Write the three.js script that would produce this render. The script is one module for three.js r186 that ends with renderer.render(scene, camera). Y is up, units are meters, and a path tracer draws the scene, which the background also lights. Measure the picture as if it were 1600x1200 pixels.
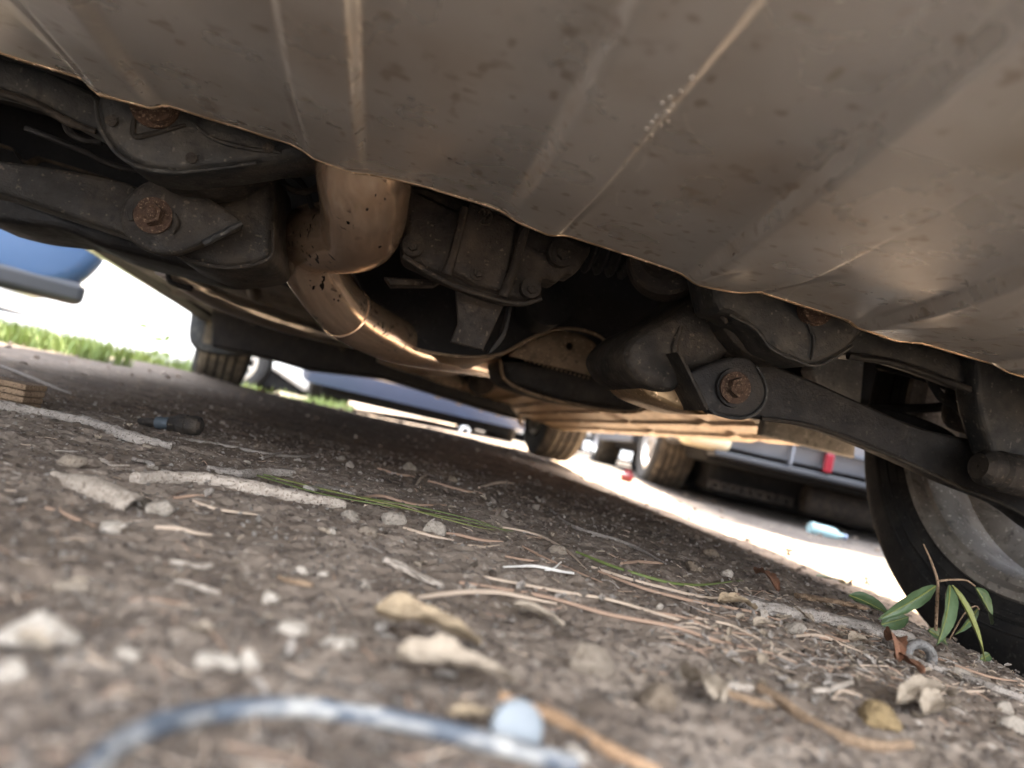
import * as THREE from 'three';
import { mergeGeometries, mergeVertices, toCreasedNormals } from 'three/addons/utils/BufferGeometryUtils.js';
import { RoundedBoxGeometry } from 'three/addons/geometries/RoundedBoxGeometry.js';
import { ImprovedNoise } from 'three/addons/math/ImprovedNoise.js';

// ───────── camera, sky, sun, exposure ─────────
const scene = new THREE.Scene();
const FPX = 1110, HX = 800, HY = 600;                       // focal length and centre, pixels of a 1600 x 1200 frame
const camera = new THREE.PerspectiveCamera(2 * Math.atan(HY / FPX) * 180 / Math.PI, 4 / 3, 0.02, 4000);
camera.position.set(-0.04, 0.08, 0);
camera.rotation.set(3.8 * Math.PI / 180, -9.63 * Math.PI / 180, 12.8 * Math.PI / 180, 'YXZ');
camera.focus = 0.56;
camera.userData.fStop = 5.4;
camera.updateMatrixWorld(true);
scene.add(camera);

const SKY = 1.0;
const sunDir = new THREE.Vector3(0.15, 0.75, -0.62).normalize();
// a bright hazy sky with broken cloud, computed
{
  const W = 512, H = 256, d = new Float32Array(W * H * 4), N = new ImprovedNoise();
  for (let j = 0; j < H; j++) for (let i = 0; i < W; i++) {
    const u = (i + 0.5) / W, v = (j + 0.5) / H, ph = (u - 0.5) * 2 * Math.PI, th = (v - 0.5) * Math.PI, y = Math.sin(th), x = Math.cos(th) * Math.cos(ph), z = Math.cos(th) * Math.sin(ph);
    let c;
    if (y < 0) c = [0.22, 0.19, 0.165];
    else {
      const k = 1 / (y + 0.25); let n = 0, a = 0.5, f = 1.3; for (let q = 0; q < 5; q++) { n += a * N.noise(x * k * f + 7, z * k * f + 3, q * 9.1); a *= 0.5; f *= 2.1; }
      const cl = Math.min(1, Math.max(0, n * 2.2 + 0.62)), hz = Math.exp(-y * 3.2), s = Math.max(0, x * sunDir.x + y * sunDir.y + z * sunDir.z);
      const blue = [0.34 + 0.5 * hz, 0.50 + 0.36 * hz, 0.86 + 0.06 * hz], w = 1.05 + 0.25 * s;
      c = blue.map((q, m) => (q + ([w, w * 0.985, w * 0.96][m] - q) * (0.25 + 0.75 * cl)) * (1 + 0.9 * s ** 12));
    }
    d.set([...c.map((q) => q * SKY), 1], (j * W + i) * 4);
  }
  const t = new THREE.DataTexture(d, W, H, THREE.RGBAFormat, THREE.FloatType);
  t.mapping = THREE.EquirectangularReflectionMapping; t.magFilter = THREE.LinearFilter; t.wrapS = THREE.RepeatWrapping; t.needsUpdate = true;
  scene.background = t; scene.environment = t;
}
const sun = new THREE.DirectionalLight(new THREE.Color(1, 0.87, 0.68), 4.8);
sun.position.copy(sunDir).multiplyScalar(30);
sun.castShadow = true;
sun.shadow.mapSize.set(4096, 4096);
Object.assign(sun.shadow.camera, { left: -9, right: 9, top: 9, bottom: -9, near: 1, far: 80 });
scene.add(sun, sun.target);

const renderer = new THREE.WebGLRenderer({ antialias: true });
renderer.setSize(1024, 768);
renderer.toneMapping = THREE.LinearToneMapping;
renderer.toneMappingExposure = 9.9;
renderer.shadowMap.enabled = true;

// ───────── helpers ─────────
const V = (x, y, z) => new THREE.Vector3(x, y, z);
const lerp = (a, b, t) => a + (b - a) * t, clamp = (x, a = 0, b = 1) => Math.min(b, Math.max(a, x));
const sstep = (a, b, x) => { const t = clamp((x - a) / (b - a)); return t * t * (3 - 2 * t); };
let seed = 1234567;
const rnd = () => { seed = (seed + 0x6D2B79F5) | 0; let t = Math.imul(seed ^ (seed >>> 15), 1 | seed); t = (t + Math.imul(t ^ (t >>> 7), 61 | t)) ^ t; return ((t ^ (t >>> 14)) >>> 0) / 4294967296; };
const rr = (a, b) => a + (b - a) * rnd();
const IN = new ImprovedNoise(), ns = (x, y, z = 0) => IN.noise(x + 31.7, y + 17.3, z + 5.1);
const fbm = (x, y, z, o = 4) => { let s = 0, a = 0.5; for (let i = 0; i < o; i++) { s += a * ns(x, y, z); x *= 2.03; y *= 2.03; z *= 2.03; a *= 0.5; } return s; };

// measuring: turns a point of the photograph into a place in the world
const ray = (px, py) => V((px - HX) / FPX, -(py - HY) / FPX, -1).applyMatrix4(new THREE.Matrix4().extractRotation(camera.matrixWorld));
const at = (px, py, d) => ray(px, py).multiplyScalar(d).add(camera.position);
const onZ = (px, py, Z) => { const r = ray(px, py); return r.multiplyScalar(Z / r.z).add(camera.position); };
const onY = (px, py, Y) => { const r = ray(px, py); return r.multiplyScalar((Y - camera.position.y) / r.y).add(camera.position); };
const onX = (px, py, X) => { const r = ray(px, py); return r.multiplyScalar((X - camera.position.x) / r.x).add(camera.position); };

// terrain
function terrain(x, z) {
  const d = Math.hypot(x + 0.04, z);
  let y = 0.012 * ns(x * 1.7, z * 1.7, 2) + 0.006 * fbm(x * 6, z * 6, 1, 2);
  y += 0.0046 * fbm(x * 26, z * 26, 3, 3) * (d < 6 ? 1 : 0.5);
  if (d < 2.2) { const c = fbm(x * 95, z * 95, 7, 3); y += 0.0034 * (c > 0 ? c * 1.8 : c); }
  if (d < 1.2) y += 0.0011 * ns(x * 420, z * 420, 9);
  y *= sstep(0.0, 0.28, d);
  y -= 0.046 * sstep(0.34, 0.78, x) * sstep(-4.2, -2.4, z) * sstep(0.35, -0.25, z);
  y -= 0.026 * sstep(0.5, 0.66, x) * sstep(0.98, 0.86, x) * sstep(-1.1, -0.8, z) * sstep(0.1, -0.4, z);   // wheel rut
  y -= 0.10 * sstep(-3.6, -6, z) * sstep(0.8, -1.2, x);
  y += 0.03 * Math.exp(-((x + 0.95) ** 2 / 0.12 + (z + 3.0) ** 2 / 0.16));           // a low ridge of earth at the left
  return y;
}
function ground(px, py) {                                       // where the line of sight meets the ground
  let p = onY(px, py, 0);
  for (let i = 0; i < 8; i++) p = onY(px, py, terrain(p.x, p.z));
  p.y = terrain(p.x, p.z);
  return p;
}
const depthOf = (p) => p.clone().applyMatrix4(camera.matrixWorldInverse).z * -1;

const used = {};
function numbered(name) { const n = (used[name] = (used[name] ?? -1) + 1); return n ? `${name}_${String(n).padStart(3, '0')}` : name; }
function thing(name, label, category, pos, group) {
  const o = new THREE.Group(); o.name = numbered(name); scene.add(o);
  if (pos) o.position.copy(pos);
  o.userData = { label, category };
  if (group) o.userData.group = group;
  return o;
}
function boxUV(g) {                                             // texture coordinates in metres, by the main direction of each face
  g = g.index ? g.toNonIndexed() : g;
  const p = g.attributes.position, uv = new Float32Array(p.count * 2), a = V(), b = V(), c = V(), n = V();
  for (let i = 0; i < p.count; i += 3) {
    a.fromBufferAttribute(p, i); b.fromBufferAttribute(p, i + 1); c.fromBufferAttribute(p, i + 2);
    n.copy(b).sub(a).cross(c.clone().sub(a));
    const x = Math.abs(n.x), y = Math.abs(n.y), z = Math.abs(n.z);
    [a, b, c].forEach((q, k) => {
      const s = x >= y && x >= z ? [q.z, q.y] : y >= z ? [q.x, q.z] : [q.x, q.y];
      uv[(i + k) * 2] = s[0]; uv[(i + k) * 2 + 1] = s[1];
    });
  }
  g.setAttribute('uv', new THREE.BufferAttribute(uv, 2));
  return g;
}
// merges world-space geometries into one named mesh under a parent placed without turn
function part(name, geos, m, parent, label) {
  const list = (Array.isArray(geos) ? geos : [geos]).map((g) => {
    g = boxUV(g.clone());
    for (const k of Object.keys(g.attributes)) if (!['position', 'normal', 'uv', 'color'].includes(k)) g.deleteAttribute(k);
    return g;
  });
  const all = list.every((g) => g.attributes.color);
  if (!all) list.forEach((g) => g.deleteAttribute('color'));
  const geo = list.length > 1 ? mergeGeometries(list) : list[0];
  const host = parent ?? scene;
  host.updateWorldMatrix(true, false);
  geo.applyMatrix4(host.matrixWorld.clone().invert());
  const me = new THREE.Mesh(geo, m);
  me.name = parent ? name : numbered(name);
  me.castShadow = me.receiveShadow = true;
  if (label) me.userData.label = label;
  host.add(me);
  return me;
}
function whole(name, geos, m, label, category, group) {         // a thing that is one mesh, origin at its base
  const list = (Array.isArray(geos) ? geos : [geos]);
  const bb = new THREE.Box3();
  for (const g of list) { g.computeBoundingBox(); bb.union(g.boundingBox); }
  const c = bb.getCenter(V()); c.y = bb.min.y;
  const me = part(name, list, m, null);
  me.geometry.translate(-c.x, -c.y, -c.z); me.position.copy(c);
  me.userData = { label, category };
  if (group) me.userData.group = group;
  return me;
}
// tube of changing radius through points
function sweep(pts, radii, seg = 12, per = 6, o = {}) {
  const curve = new THREE.CatmullRomCurve3(pts, false, 'centripetal'), n = (pts.length - 1) * per;
  const R = (t) => { const s = t * (radii.length - 1), i = Math.min(radii.length - 2, Math.floor(s)); return radii.length === 1 ? radii[0] : lerp(radii[i], radii[i + 1], s - i); };
  const pos = [], idx = [];
  let nrm = null, prev = null;
  for (let i = 0; i <= n; i++) {
    const t = i / n, p = curve.getPoint(t), tg = curve.getTangent(t).normalize();
    if (!nrm) { nrm = Math.abs(tg.y) < 0.9 ? V(0, 1, 0) : V(1, 0, 0); nrm.sub(tg.clone().multiplyScalar(nrm.dot(tg))).normalize(); }
    else { const q = new THREE.Quaternion().setFromUnitVectors(prev, tg); nrm.applyQuaternion(q); }
    prev = tg.clone();
    const b = tg.clone().cross(nrm);
    for (let k = 0; k < seg; k++) {
      const a = k / seg * 2 * Math.PI, wob = o.wob ? 1 + o.wob * ns(Math.cos(a) * 1.3 + p.x * o.freq, p.y * o.freq + Math.sin(a) * 1.3, p.z * o.freq) : 1;
      const r = R(t) * wob;
      pos.push(p.x + (nrm.x * Math.cos(a) * (o.flat ?? 1) + b.x * Math.sin(a)) * r, p.y + (nrm.y * Math.cos(a) * (o.flat ?? 1) + b.y * Math.sin(a)) * r, p.z + (nrm.z * Math.cos(a) * (o.flat ?? 1) + b.z * Math.sin(a)) * r);
    }
  }
  for (let i = 0; i < n; i++) for (let k = 0; k < seg; k++) { const a = i * seg + k, b = i * seg + (k + 1) % seg; idx.push(a, b, a + seg, b, b + seg, a + seg); }
  if (!o.open) for (const e of [0, n]) {
    const c = pos.length / 3, s = e * seg; let x = 0, y = 0, z = 0;
    for (let k = 0; k < seg; k++) { x += pos[(s + k) * 3]; y += pos[(s + k) * 3 + 1]; z += pos[(s + k) * 3 + 2]; }
    pos.push(x / seg, y / seg, z / seg);
    for (let k = 0; k < seg; k++) e ? idx.push(s + k, s + (k + 1) % seg, c) : idx.push(s + (k + 1) % seg, s + k, c);
  }
  const g = new THREE.BufferGeometry();
  g.setAttribute('position', new THREE.Float32BufferAttribute(pos, 3));
  g.setIndex(idx);
  g.computeVertexNormals();
  return o.open ? g : toCreasedNormals(g, 1.0);
}
// sheet between rows of points
function loft(rows, flip) {
  const pos = [], idx = [], m = rows[0].length;
  for (const r of rows) for (const p of r) pos.push(p.x, p.y, p.z);
  for (let i = 0; i < rows.length - 1; i++) for (let k = 0; k < m - 1; k++) { const a = i * m + k; flip ? idx.push(a, a + m, a + 1, a + 1, a + m, a + m + 1) : idx.push(a, a + 1, a + m, a + 1, a + m + 1, a + m); }
  const g = new THREE.BufferGeometry();
  g.setAttribute('position', new THREE.Float32BufferAttribute(pos, 3)); g.setIndex(idx); g.computeVertexNormals();
  return g;
}
// cast or pressed plate standing across the car at distance Z: outline, thickness (away from the eye), rounded edges
function plate(outline, Z, thick, bevel = 0.003, holes = [], smooth = true) {
  const pts = outline.map(([x, y]) => { const p = onZ(x, y, Z); return new THREE.Vector2(p.x, p.y); });
  const bent = (q) => smooth ? new THREE.SplineCurve([...q, q[0]]).getPoints(q.length * 4).slice(0, -1) : q;
  const sh = new THREE.Shape(bent(pts));
  for (const [x, y, r] of holes) { const p = onZ(x, y, Z), h = new THREE.Path(); h.absarc(p.x, p.y, r, 0, 2 * Math.PI, true); sh.holes.push(h); }
  const g = new THREE.ExtrudeGeometry(sh, { depth: Math.max(1e-4, thick - 2 * bevel), bevelEnabled: bevel > 0, bevelThickness: bevel, bevelSize: bevel, bevelOffset: -bevel, bevelSegments: 3, curveSegments: 14 });
  g.translate(0, 0, Z - thick + bevel);
  return toCreasedNormals(g, 0.6);
}
const box = (x0, x1, y0, y1, z0, z1, r = 0.004) => { const g = new RoundedBoxGeometry(x1 - x0, y1 - y0, z1 - z0, 2, Math.min(r, (x1 - x0) / 2.1, (y1 - y0) / 2.1, (z1 - z0) / 2.1)); g.translate((x0 + x1) / 2, (y0 + y1) / 2, (z0 + z1) / 2); return g; };
const cylZ = (p, r, len, seg = 24, r2 = r) => { const g = new THREE.CylinderGeometry(r2, r, len, seg); g.rotateX(-Math.PI / 2); g.translate(p.x, p.y, p.z); return toCreasedNormals(g, 0.7); };
const lathe = (pts, seg = 40) => new THREE.LatheGeometry(pts.map(([r, y]) => new THREE.Vector2(r, y)), seg);
function bolt(p, r, len) {                                      // hex head on a flange, seen along its axis
  const hex = new THREE.CylinderGeometry(r * 0.62, r * 0.66, len, 6); hex.rotateX(Math.PI / 2); hex.translate(p.x, p.y, p.z + len / 2);
  const dome = new THREE.SphereGeometry(r * 0.4, 12, 8); dome.scale(1, 1, 0.4); dome.translate(p.x, p.y, p.z + len);
  return [cylZ(V(p.x, p.y, p.z), r, len * 0.55, 28, r * 0.92), toCreasedNormals(hex, 0.4), dome];
}

// ───────── textures ─────────
const lat = []; for (let i = 0; i < 65536; i++) lat.push(rnd());
const vn = (x, y, per, k) => {                                   // tileable value noise
  const xi = Math.floor(x), yi = Math.floor(y), fx = x - xi, fy = y - yi, u = fx * fx * (3 - 2 * fx), v = fy * fy * (3 - 2 * fy);
  const h = (a, b) => lat[((((a % per) + per) % per) * 151 + (((b % per) + per) % per) * 197 + k * 7919) & 65535];
  return lerp(lerp(h(xi, yi), h(xi + 1, yi), u), lerp(h(xi, yi + 1), h(xi + 1, yi + 1), u), v);
};
const tf = (u, v, f, k, o = 4) => { let s = 0, a = 0.5, w = 0; for (let i = 0; i < o; i++) { s += a * vn(u * f, v * f, f, k + i); w += a; f *= 2; a *= 0.55; } return s / w; };
function tex(n, fn, size, srgb = true, sx = 1) {
  const d = new Uint8Array(n * n * 4);
  for (let j = 0; j < n; j++) for (let i = 0; i < n; i++) {
    const c = fn(i / n, j / n), o = (j * n + i) * 4;
    for (let k = 0; k < 3; k++) { let q = clamp(Array.isArray(c) ? c[k] : c); if (srgb) q = q < 0.0031308 ? q * 12.92 : 1.055 * q ** (1 / 2.4) - 0.055; d[o + k] = q * 255 + 0.5; }
    d[o + 3] = 255;
  }
  const t = new THREE.DataTexture(d, n, n);
  t.wrapS = t.wrapT = THREE.RepeatWrapping; t.magFilter = THREE.LinearFilter; t.minFilter = THREE.LinearMipmapLinearFilter; t.generateMipmaps = true;
  if (srgb) t.colorSpace = THREE.SRGBColorSpace;
  t.repeat.set(sx / size, 1 / size); t.needsUpdate = true;
  return t;
}
const mix3 = (a, b, t) => [lerp(a[0], b[0], t), lerp(a[1], b[1], t), lerp(a[2], b[2], t)];
const dirtH = (u, v) => 0.55 * tf(u, v, 24, 3, 5) + 0.45 * Math.pow(tf(u, v, 90, 9, 3), 1.5);
const dirtMap = tex(1024, (u, v) => {
  const a = tf(u, v, 10, 1, 5), b = tf(u, v, 120, 5, 2), c = tf(u, v, 40, 21, 3);
  let col = mix3([0.15, 0.121, 0.098], [0.285, 0.243, 0.205], clamp((a - 0.3) * 2.2));
  col = mix3(col, [0.085, 0.067, 0.055], clamp((0.42 - c) * 4));
  return mix3(col, [0.42, 0.385, 0.345], clamp((b - 0.70) * 5));
}, 0.4);
const dirtBump = tex(1024, dirtH, 0.4, false);
const grimeMap = (base, dust, k, f = 8) => tex(512, (u, v) => {
  const a = tf(u, v, f, k, 5), b = tf(u, v, 70, k + 8, 2), c = tf(u, v, 26, k + 15, 3);
  let col = mix3(base, dust, clamp((a - 0.38) * 2.1));
  col = mix3(col, dust.map((q) => q * 2.1), clamp((b - 0.74) * 6) * 0.8);
  return mix3(col, base.map((q) => q * 0.5), clamp((0.36 - c) * 4));
}, 0.22);
const roughMap = tex(512, (u, v) => 0.62 + 0.38 * tf(u, v, 18, 40, 4), 0.15, false);
const fineBump = tex(512, (u, v) => 0.6 * tf(u, v, 40, 50, 4) + 0.4 * tf(u, v, 130, 55, 2), 0.14, false);
const rustMap = tex(512, (u, v) => mix3(mix3([0.036, 0.021, 0.015], [0.10, 0.06, 0.04], tf(u, v, 30, 60, 4)), [0.26, 0.19, 0.13], clamp((tf(u, v, 60, 66, 3) - 0.62) * 5)), 0.08);
const rustBump = tex(256, (u, v) => tf(u, v, 24, 70, 4), 0.05, false);
// muffler: dull aluminised steel with brown stains, blotches and scratches
const mufflerMap = tex(2048, (u, v) => {
  const a = tf(u, v, 5, 80, 5), b = tf(u, v, 22, 86, 4), s = tf(u * 1, v * 1, 52, 92, 3), fleck = tf(u, v, 90, 97, 3);
  let c = mix3([0.66, 0.63, 0.585], [0.88, 0.865, 0.835], a);
  c = mix3(c, [0.44, 0.37, 0.29], clamp((b - 0.58) * 4) * clamp((a - 0.25) * 2.2) * 0.45);
  c = mix3(c, [0.24, 0.155, 0.10], clamp((s - 0.66) * 7) * clamp((fleck - 0.42) * 4) * 0.55);
  c = mix3(c, [0.30, 0.22, 0.15], clamp((tf(u, v, 110, 104, 2) - 0.74) * 8) * 0.5);
  c = mix3(c, [0.42, 0.335, 0.245], clamp((tf(u, v, 9, 108, 4) - 0.5) * 3.5) * 0.45);
  c = mix3(c, [0.62, 0.6, 0.56], clamp((fleck - 0.735) * 9) * 0.5);
  const sc = Math.abs(Math.sin((u * 40 + v * 13 + 2 * tf(u, v, 7, 99, 2)) * 3.1));
  return mix3(c, c.map((q) => q * 1.14), sc > 0.992 && tf(u, v, 16, 140, 2) > 0.64 ? 0.6 : 0);
}, 0.9);
const mufflerRough = tex(1024, (u, v) => { const b = tf(u, v, 22, 86, 4); return 0.26 + 0.12 * tf(u, v, 30, 101, 4) + 0.12 * clamp((b - 0.60) * 4); }, 0.9, false);
// stainless pipe heated to brown, spotted with burnt tar near its bends
const pipeMap = tex(1024, (u, v) => {
  const a = tf(u, v, 8, 110, 4), s = tf(u, v, 40, 116, 2), p = tf(u, v, 9, 121, 2);
  let c = mix3([0.82, 0.58, 0.41], [0.95, 0.77, 0.60], a);
  return mix3(c, [0.03, 0.025, 0.022], clamp((s - 0.69) * 20) * clamp((p - 0.5) * 8));
}, 0.17);
const tanMap = grimeMap([0.20, 0.145, 0.095], [0.38, 0.29, 0.20], 130);
const stoneMap = tex(512, (u, v) => mix3(mix3([0.34, 0.31, 0.275], [0.60, 0.565, 0.515], tf(u, v, 12, 140, 5)), [0.2, 0.165, 0.13], clamp((tf(u, v, 40, 146, 3) - 0.6) * 4)), 0.05);
const stoneBump = tex(512, (u, v) => tf(u, v, 20, 150, 5), 0.03, false);
const barkMap = tex(512, (u, v) => mix3(mix3([0.23, 0.20, 0.175], [0.44, 0.405, 0.365], tf(u, v, 16, 160, 5)), [0.09, 0.07, 0.055], clamp((tf(u, v, 50, 166, 3) - 0.62) * 6)), 0.05);
const sandMap = tex(256, (u, v) => 0.8 + 0.2 * tf(u, v, 20, 170, 4), 0.05, false);

// ───────── materials ─────────
const mat = (o) => new THREE.MeshStandardMaterial(o);
const lin = (r, g, b) => new THREE.Color().setRGB(r, g, b);
const M = {
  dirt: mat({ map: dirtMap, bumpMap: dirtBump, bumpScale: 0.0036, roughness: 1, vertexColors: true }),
  black: mat({ map: grimeMap([0.008, 0.008, 0.009], [0.026, 0.023, 0.02], 180), roughnessMap: roughMap, roughness: 0.8, bumpMap: fineBump, bumpScale: 0.0007 }),
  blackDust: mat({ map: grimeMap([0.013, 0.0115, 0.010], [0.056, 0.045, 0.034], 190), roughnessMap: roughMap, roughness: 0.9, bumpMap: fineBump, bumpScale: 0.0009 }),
  greyPaint: mat({ map: grimeMap([0.017, 0.019, 0.021], [0.06, 0.056, 0.048], 200, 12), roughnessMap: roughMap, roughness: 0.75, bumpMap: fineBump, bumpScale: 0.0006 }),
  cast: mat({ map: grimeMap([0.026, 0.022, 0.019], [0.07, 0.055, 0.042], 210, 10), metalness: 0.25, roughnessMap: roughMap, roughness: 0.9, bumpMap: fineBump, bumpScale: 0.0011 }),
  dull: mat({ map: grimeMap([0.006, 0.006, 0.007], [0.014, 0.014, 0.014], 220), roughness: 0.9 }),
  rust: mat({ map: rustMap, roughness: 0.95, bumpMap: rustBump, bumpScale: 0.0012 }),
  muffler: mat({ map: mufflerMap, metalness: 0.58, roughnessMap: mufflerRough, roughness: 0.9, bumpMap: fineBump, bumpScale: 0.00006, side: THREE.DoubleSide }),
  steel: mat({ color: lin(0.55, 0.52, 0.48), metalness: 0.9, roughnessMap: roughMap, roughness: 0.42 }),
  bright: mat({ map: tanMap, color: lin(1.9, 1.9, 1.9), metalness: 0.8, roughness: 0.45 }),
  pipe: mat({ map: pipeMap, metalness: 0.86, roughnessMap: roughMap, roughness: 0.26 }),
  tan: mat({ map: tanMap, metalness: 0.25, roughnessMap: roughMap, roughness: 0.7, bumpMap: fineBump, bumpScale: 0.0008, side: THREE.DoubleSide }),
  bounceMetal: mat({ map: grimeMap([0.36, 0.245, 0.135], [0.62, 0.46, 0.28], 320), metalness: 0.6, roughnessMap: roughMap, roughness: 0.5, side: THREE.DoubleSide }),  // golden metal with warm bounce light put into its colour
  floor: mat({ map: grimeMap([0.075, 0.062, 0.047], [0.19, 0.155, 0.115], 230), roughnessMap: roughMap, roughness: 0.75, bumpMap: fineBump, bumpScale: 0.001 }),
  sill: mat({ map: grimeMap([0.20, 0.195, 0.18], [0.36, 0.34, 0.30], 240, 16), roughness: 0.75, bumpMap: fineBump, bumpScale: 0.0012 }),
  litSill: mat({ map: grimeMap([0.50, 0.48, 0.43], [0.70, 0.66, 0.58], 330, 14), roughness: 0.7, bumpMap: fineBump, bumpScale: 0.002 }),  // lighter copy of the sill material, light put into its colour
  rubber: mat({ map: grimeMap([0.016, 0.016, 0.016], [0.042, 0.038, 0.034], 250), roughness: 0.85, bumpMap: fineBump, bumpScale: 0.0005 }),
  tread: mat({ map: grimeMap([0.06, 0.05, 0.04], [0.17, 0.14, 0.10], 260), roughness: 0.95, bumpMap: fineBump, bumpScale: 0.001 }),
  treadLit: mat({ map: grimeMap([0.13, 0.11, 0.085], [0.30, 0.25, 0.18], 265), roughness: 0.95, bumpMap: fineBump, bumpScale: 0.001 }),  // lighter copy of the tread, sunlight on the tyre put into its colour
  rim: mat({ map: grimeMap([0.26, 0.24, 0.215], [0.44, 0.40, 0.355], 270), metalness: 0.3, roughnessMap: roughMap, roughness: 0.85 }),
  silver: new THREE.MeshPhysicalMaterial({ color: lin(0.27, 0.29, 0.33), metalness: 0.55, roughness: 0.34, clearcoat: 1, clearcoatRoughness: 0.06 }),
  white: new THREE.MeshPhysicalMaterial({ color: lin(0.82, 0.82, 0.80), roughness: 0.5, clearcoat: 0.3, clearcoatRoughness: 0.2 }),
  blue: new THREE.MeshPhysicalMaterial({ color: lin(0.06, 0.12, 0.24), metalness: 0.4, roughness: 0.4, clearcoat: 1, clearcoatRoughness: 0.05 }),
  navy: new THREE.MeshPhysicalMaterial({ color: lin(0.05, 0.075, 0.14), metalness: 0.5, roughness: 0.35, clearcoat: 1, clearcoatRoughness: 0.05 }),
  steelBlue: new THREE.MeshPhysicalMaterial({ color: lin(0.15, 0.22, 0.36), metalness: 0.4, roughness: 0.4, clearcoat: 1, clearcoatRoughness: 0.06 }),
  trim: mat({ color: lin(0.03, 0.033, 0.04), roughness: 0.55 }),
  glass: new THREE.MeshPhysicalMaterial({ color: lin(0.02, 0.025, 0.03), roughness: 0.05, clearcoat: 1 }),
  red: mat({ color: lin(0.20, 0.014, 0.022), roughness: 0.25 }),
  chrome: mat({ color: lin(0.8, 0.8, 0.78), metalness: 1, roughness: 0.18 }),
  stone: [[0.62, 0.59, 0.55], [0.48, 0.43, 0.375], [0.86, 0.83, 0.79], [0.35, 0.295, 0.24]].map(([r, g, b]) => mat({ map: stoneMap, color: lin(r, g, b), bumpMap: stoneBump, bumpScale: 0.0012, roughness: 1 })),
  bark: mat({ map: barkMap, bumpMap: stoneBump, bumpScale: 0.0012, roughness: 1 }),
  barkPale: mat({ map: barkMap, color: lin(1.3, 1.26, 1.2), bumpMap: stoneBump, bumpScale: 0.001, roughness: 1 }),
  barkBrown: mat({ map: barkMap, color: lin(0.8, 0.62, 0.45), bumpMap: stoneBump, bumpScale: 0.0012, roughness: 1 }),
  needle: mat({ color: lin(0.36, 0.245, 0.175), roughness: 0.7 }),
  needlePale: mat({ color: lin(0.50, 0.40, 0.31), roughness: 0.7 }),
  needleGreen: mat({ color: lin(0.13, 0.17, 0.05), roughness: 0.6 }),
  whiteTwig: mat({ color: lin(0.72, 0.70, 0.66), roughness: 0.8 }),
  orangeStick: mat({ map: barkMap, color: lin(1.05, 0.74, 0.48), roughness: 0.8 }),
  dryLeaf: mat({ map: stoneMap, color: lin(0.66, 0.55, 0.40), roughness: 0.9, side: THREE.DoubleSide }),
  paleLeaf: mat({ map: stoneMap, color: lin(0.72, 0.65, 0.56), roughness: 0.9, side: THREE.DoubleSide }),
  brownLeaf: mat({ map: stoneMap, color: lin(0.62, 0.34, 0.23), roughness: 0.85, side: THREE.DoubleSide }),
  green: new THREE.MeshPhysicalMaterial({ map: tex(512, (u, v) => mix3(mix3([0.5, 0.55, 0.5], [1, 1, 1], tf(u, v, 10, 300, 4)), [0.9, 0.7, 0.4], clamp((tf(u, v, 24, 306, 3) - 0.66) * 6)), 0.06), color: lin(0.085, 0.14, 0.065), roughness: 0.5, side: THREE.DoubleSide }),
  greenYellow: mat({ map: sandMap, color: lin(0.20, 0.22, 0.06), roughness: 0.55, side: THREE.DoubleSide }),
  grass: new THREE.MeshPhysicalMaterial({ color: lin(0.17, 0.23, 0.06), roughness: 0.6, side: THREE.DoubleSide }),
  hose: mat({ bumpMap: fineBump, bumpScale: 0.0004, map: tex(512, (u, v) => mix3([0.075, 0.09, 0.115], [0.36, 0.355, 0.335], clamp((tf(u, v, 7, 280, 4) - 0.40) * 3)), 0.05), roughness: 0.5 }),
  plastic: new THREE.MeshPhysicalMaterial({ map: sandMap, color: lin(0.36, 0.41, 0.45), roughness: 0.4, transmission: 0.45, thickness: 0 }),
  bottle: new THREE.MeshPhysicalMaterial({ color: lin(0.55, 0.78, 0.82), roughness: 0.2, transmission: 0.35, thickness: 0 }),
  concrete: mat({ map: stoneMap, color: lin(0.40, 0.42, 0.45), bumpMap: stoneBump, bumpScale: 0.0015, roughness: 0.95 }),
};

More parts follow.
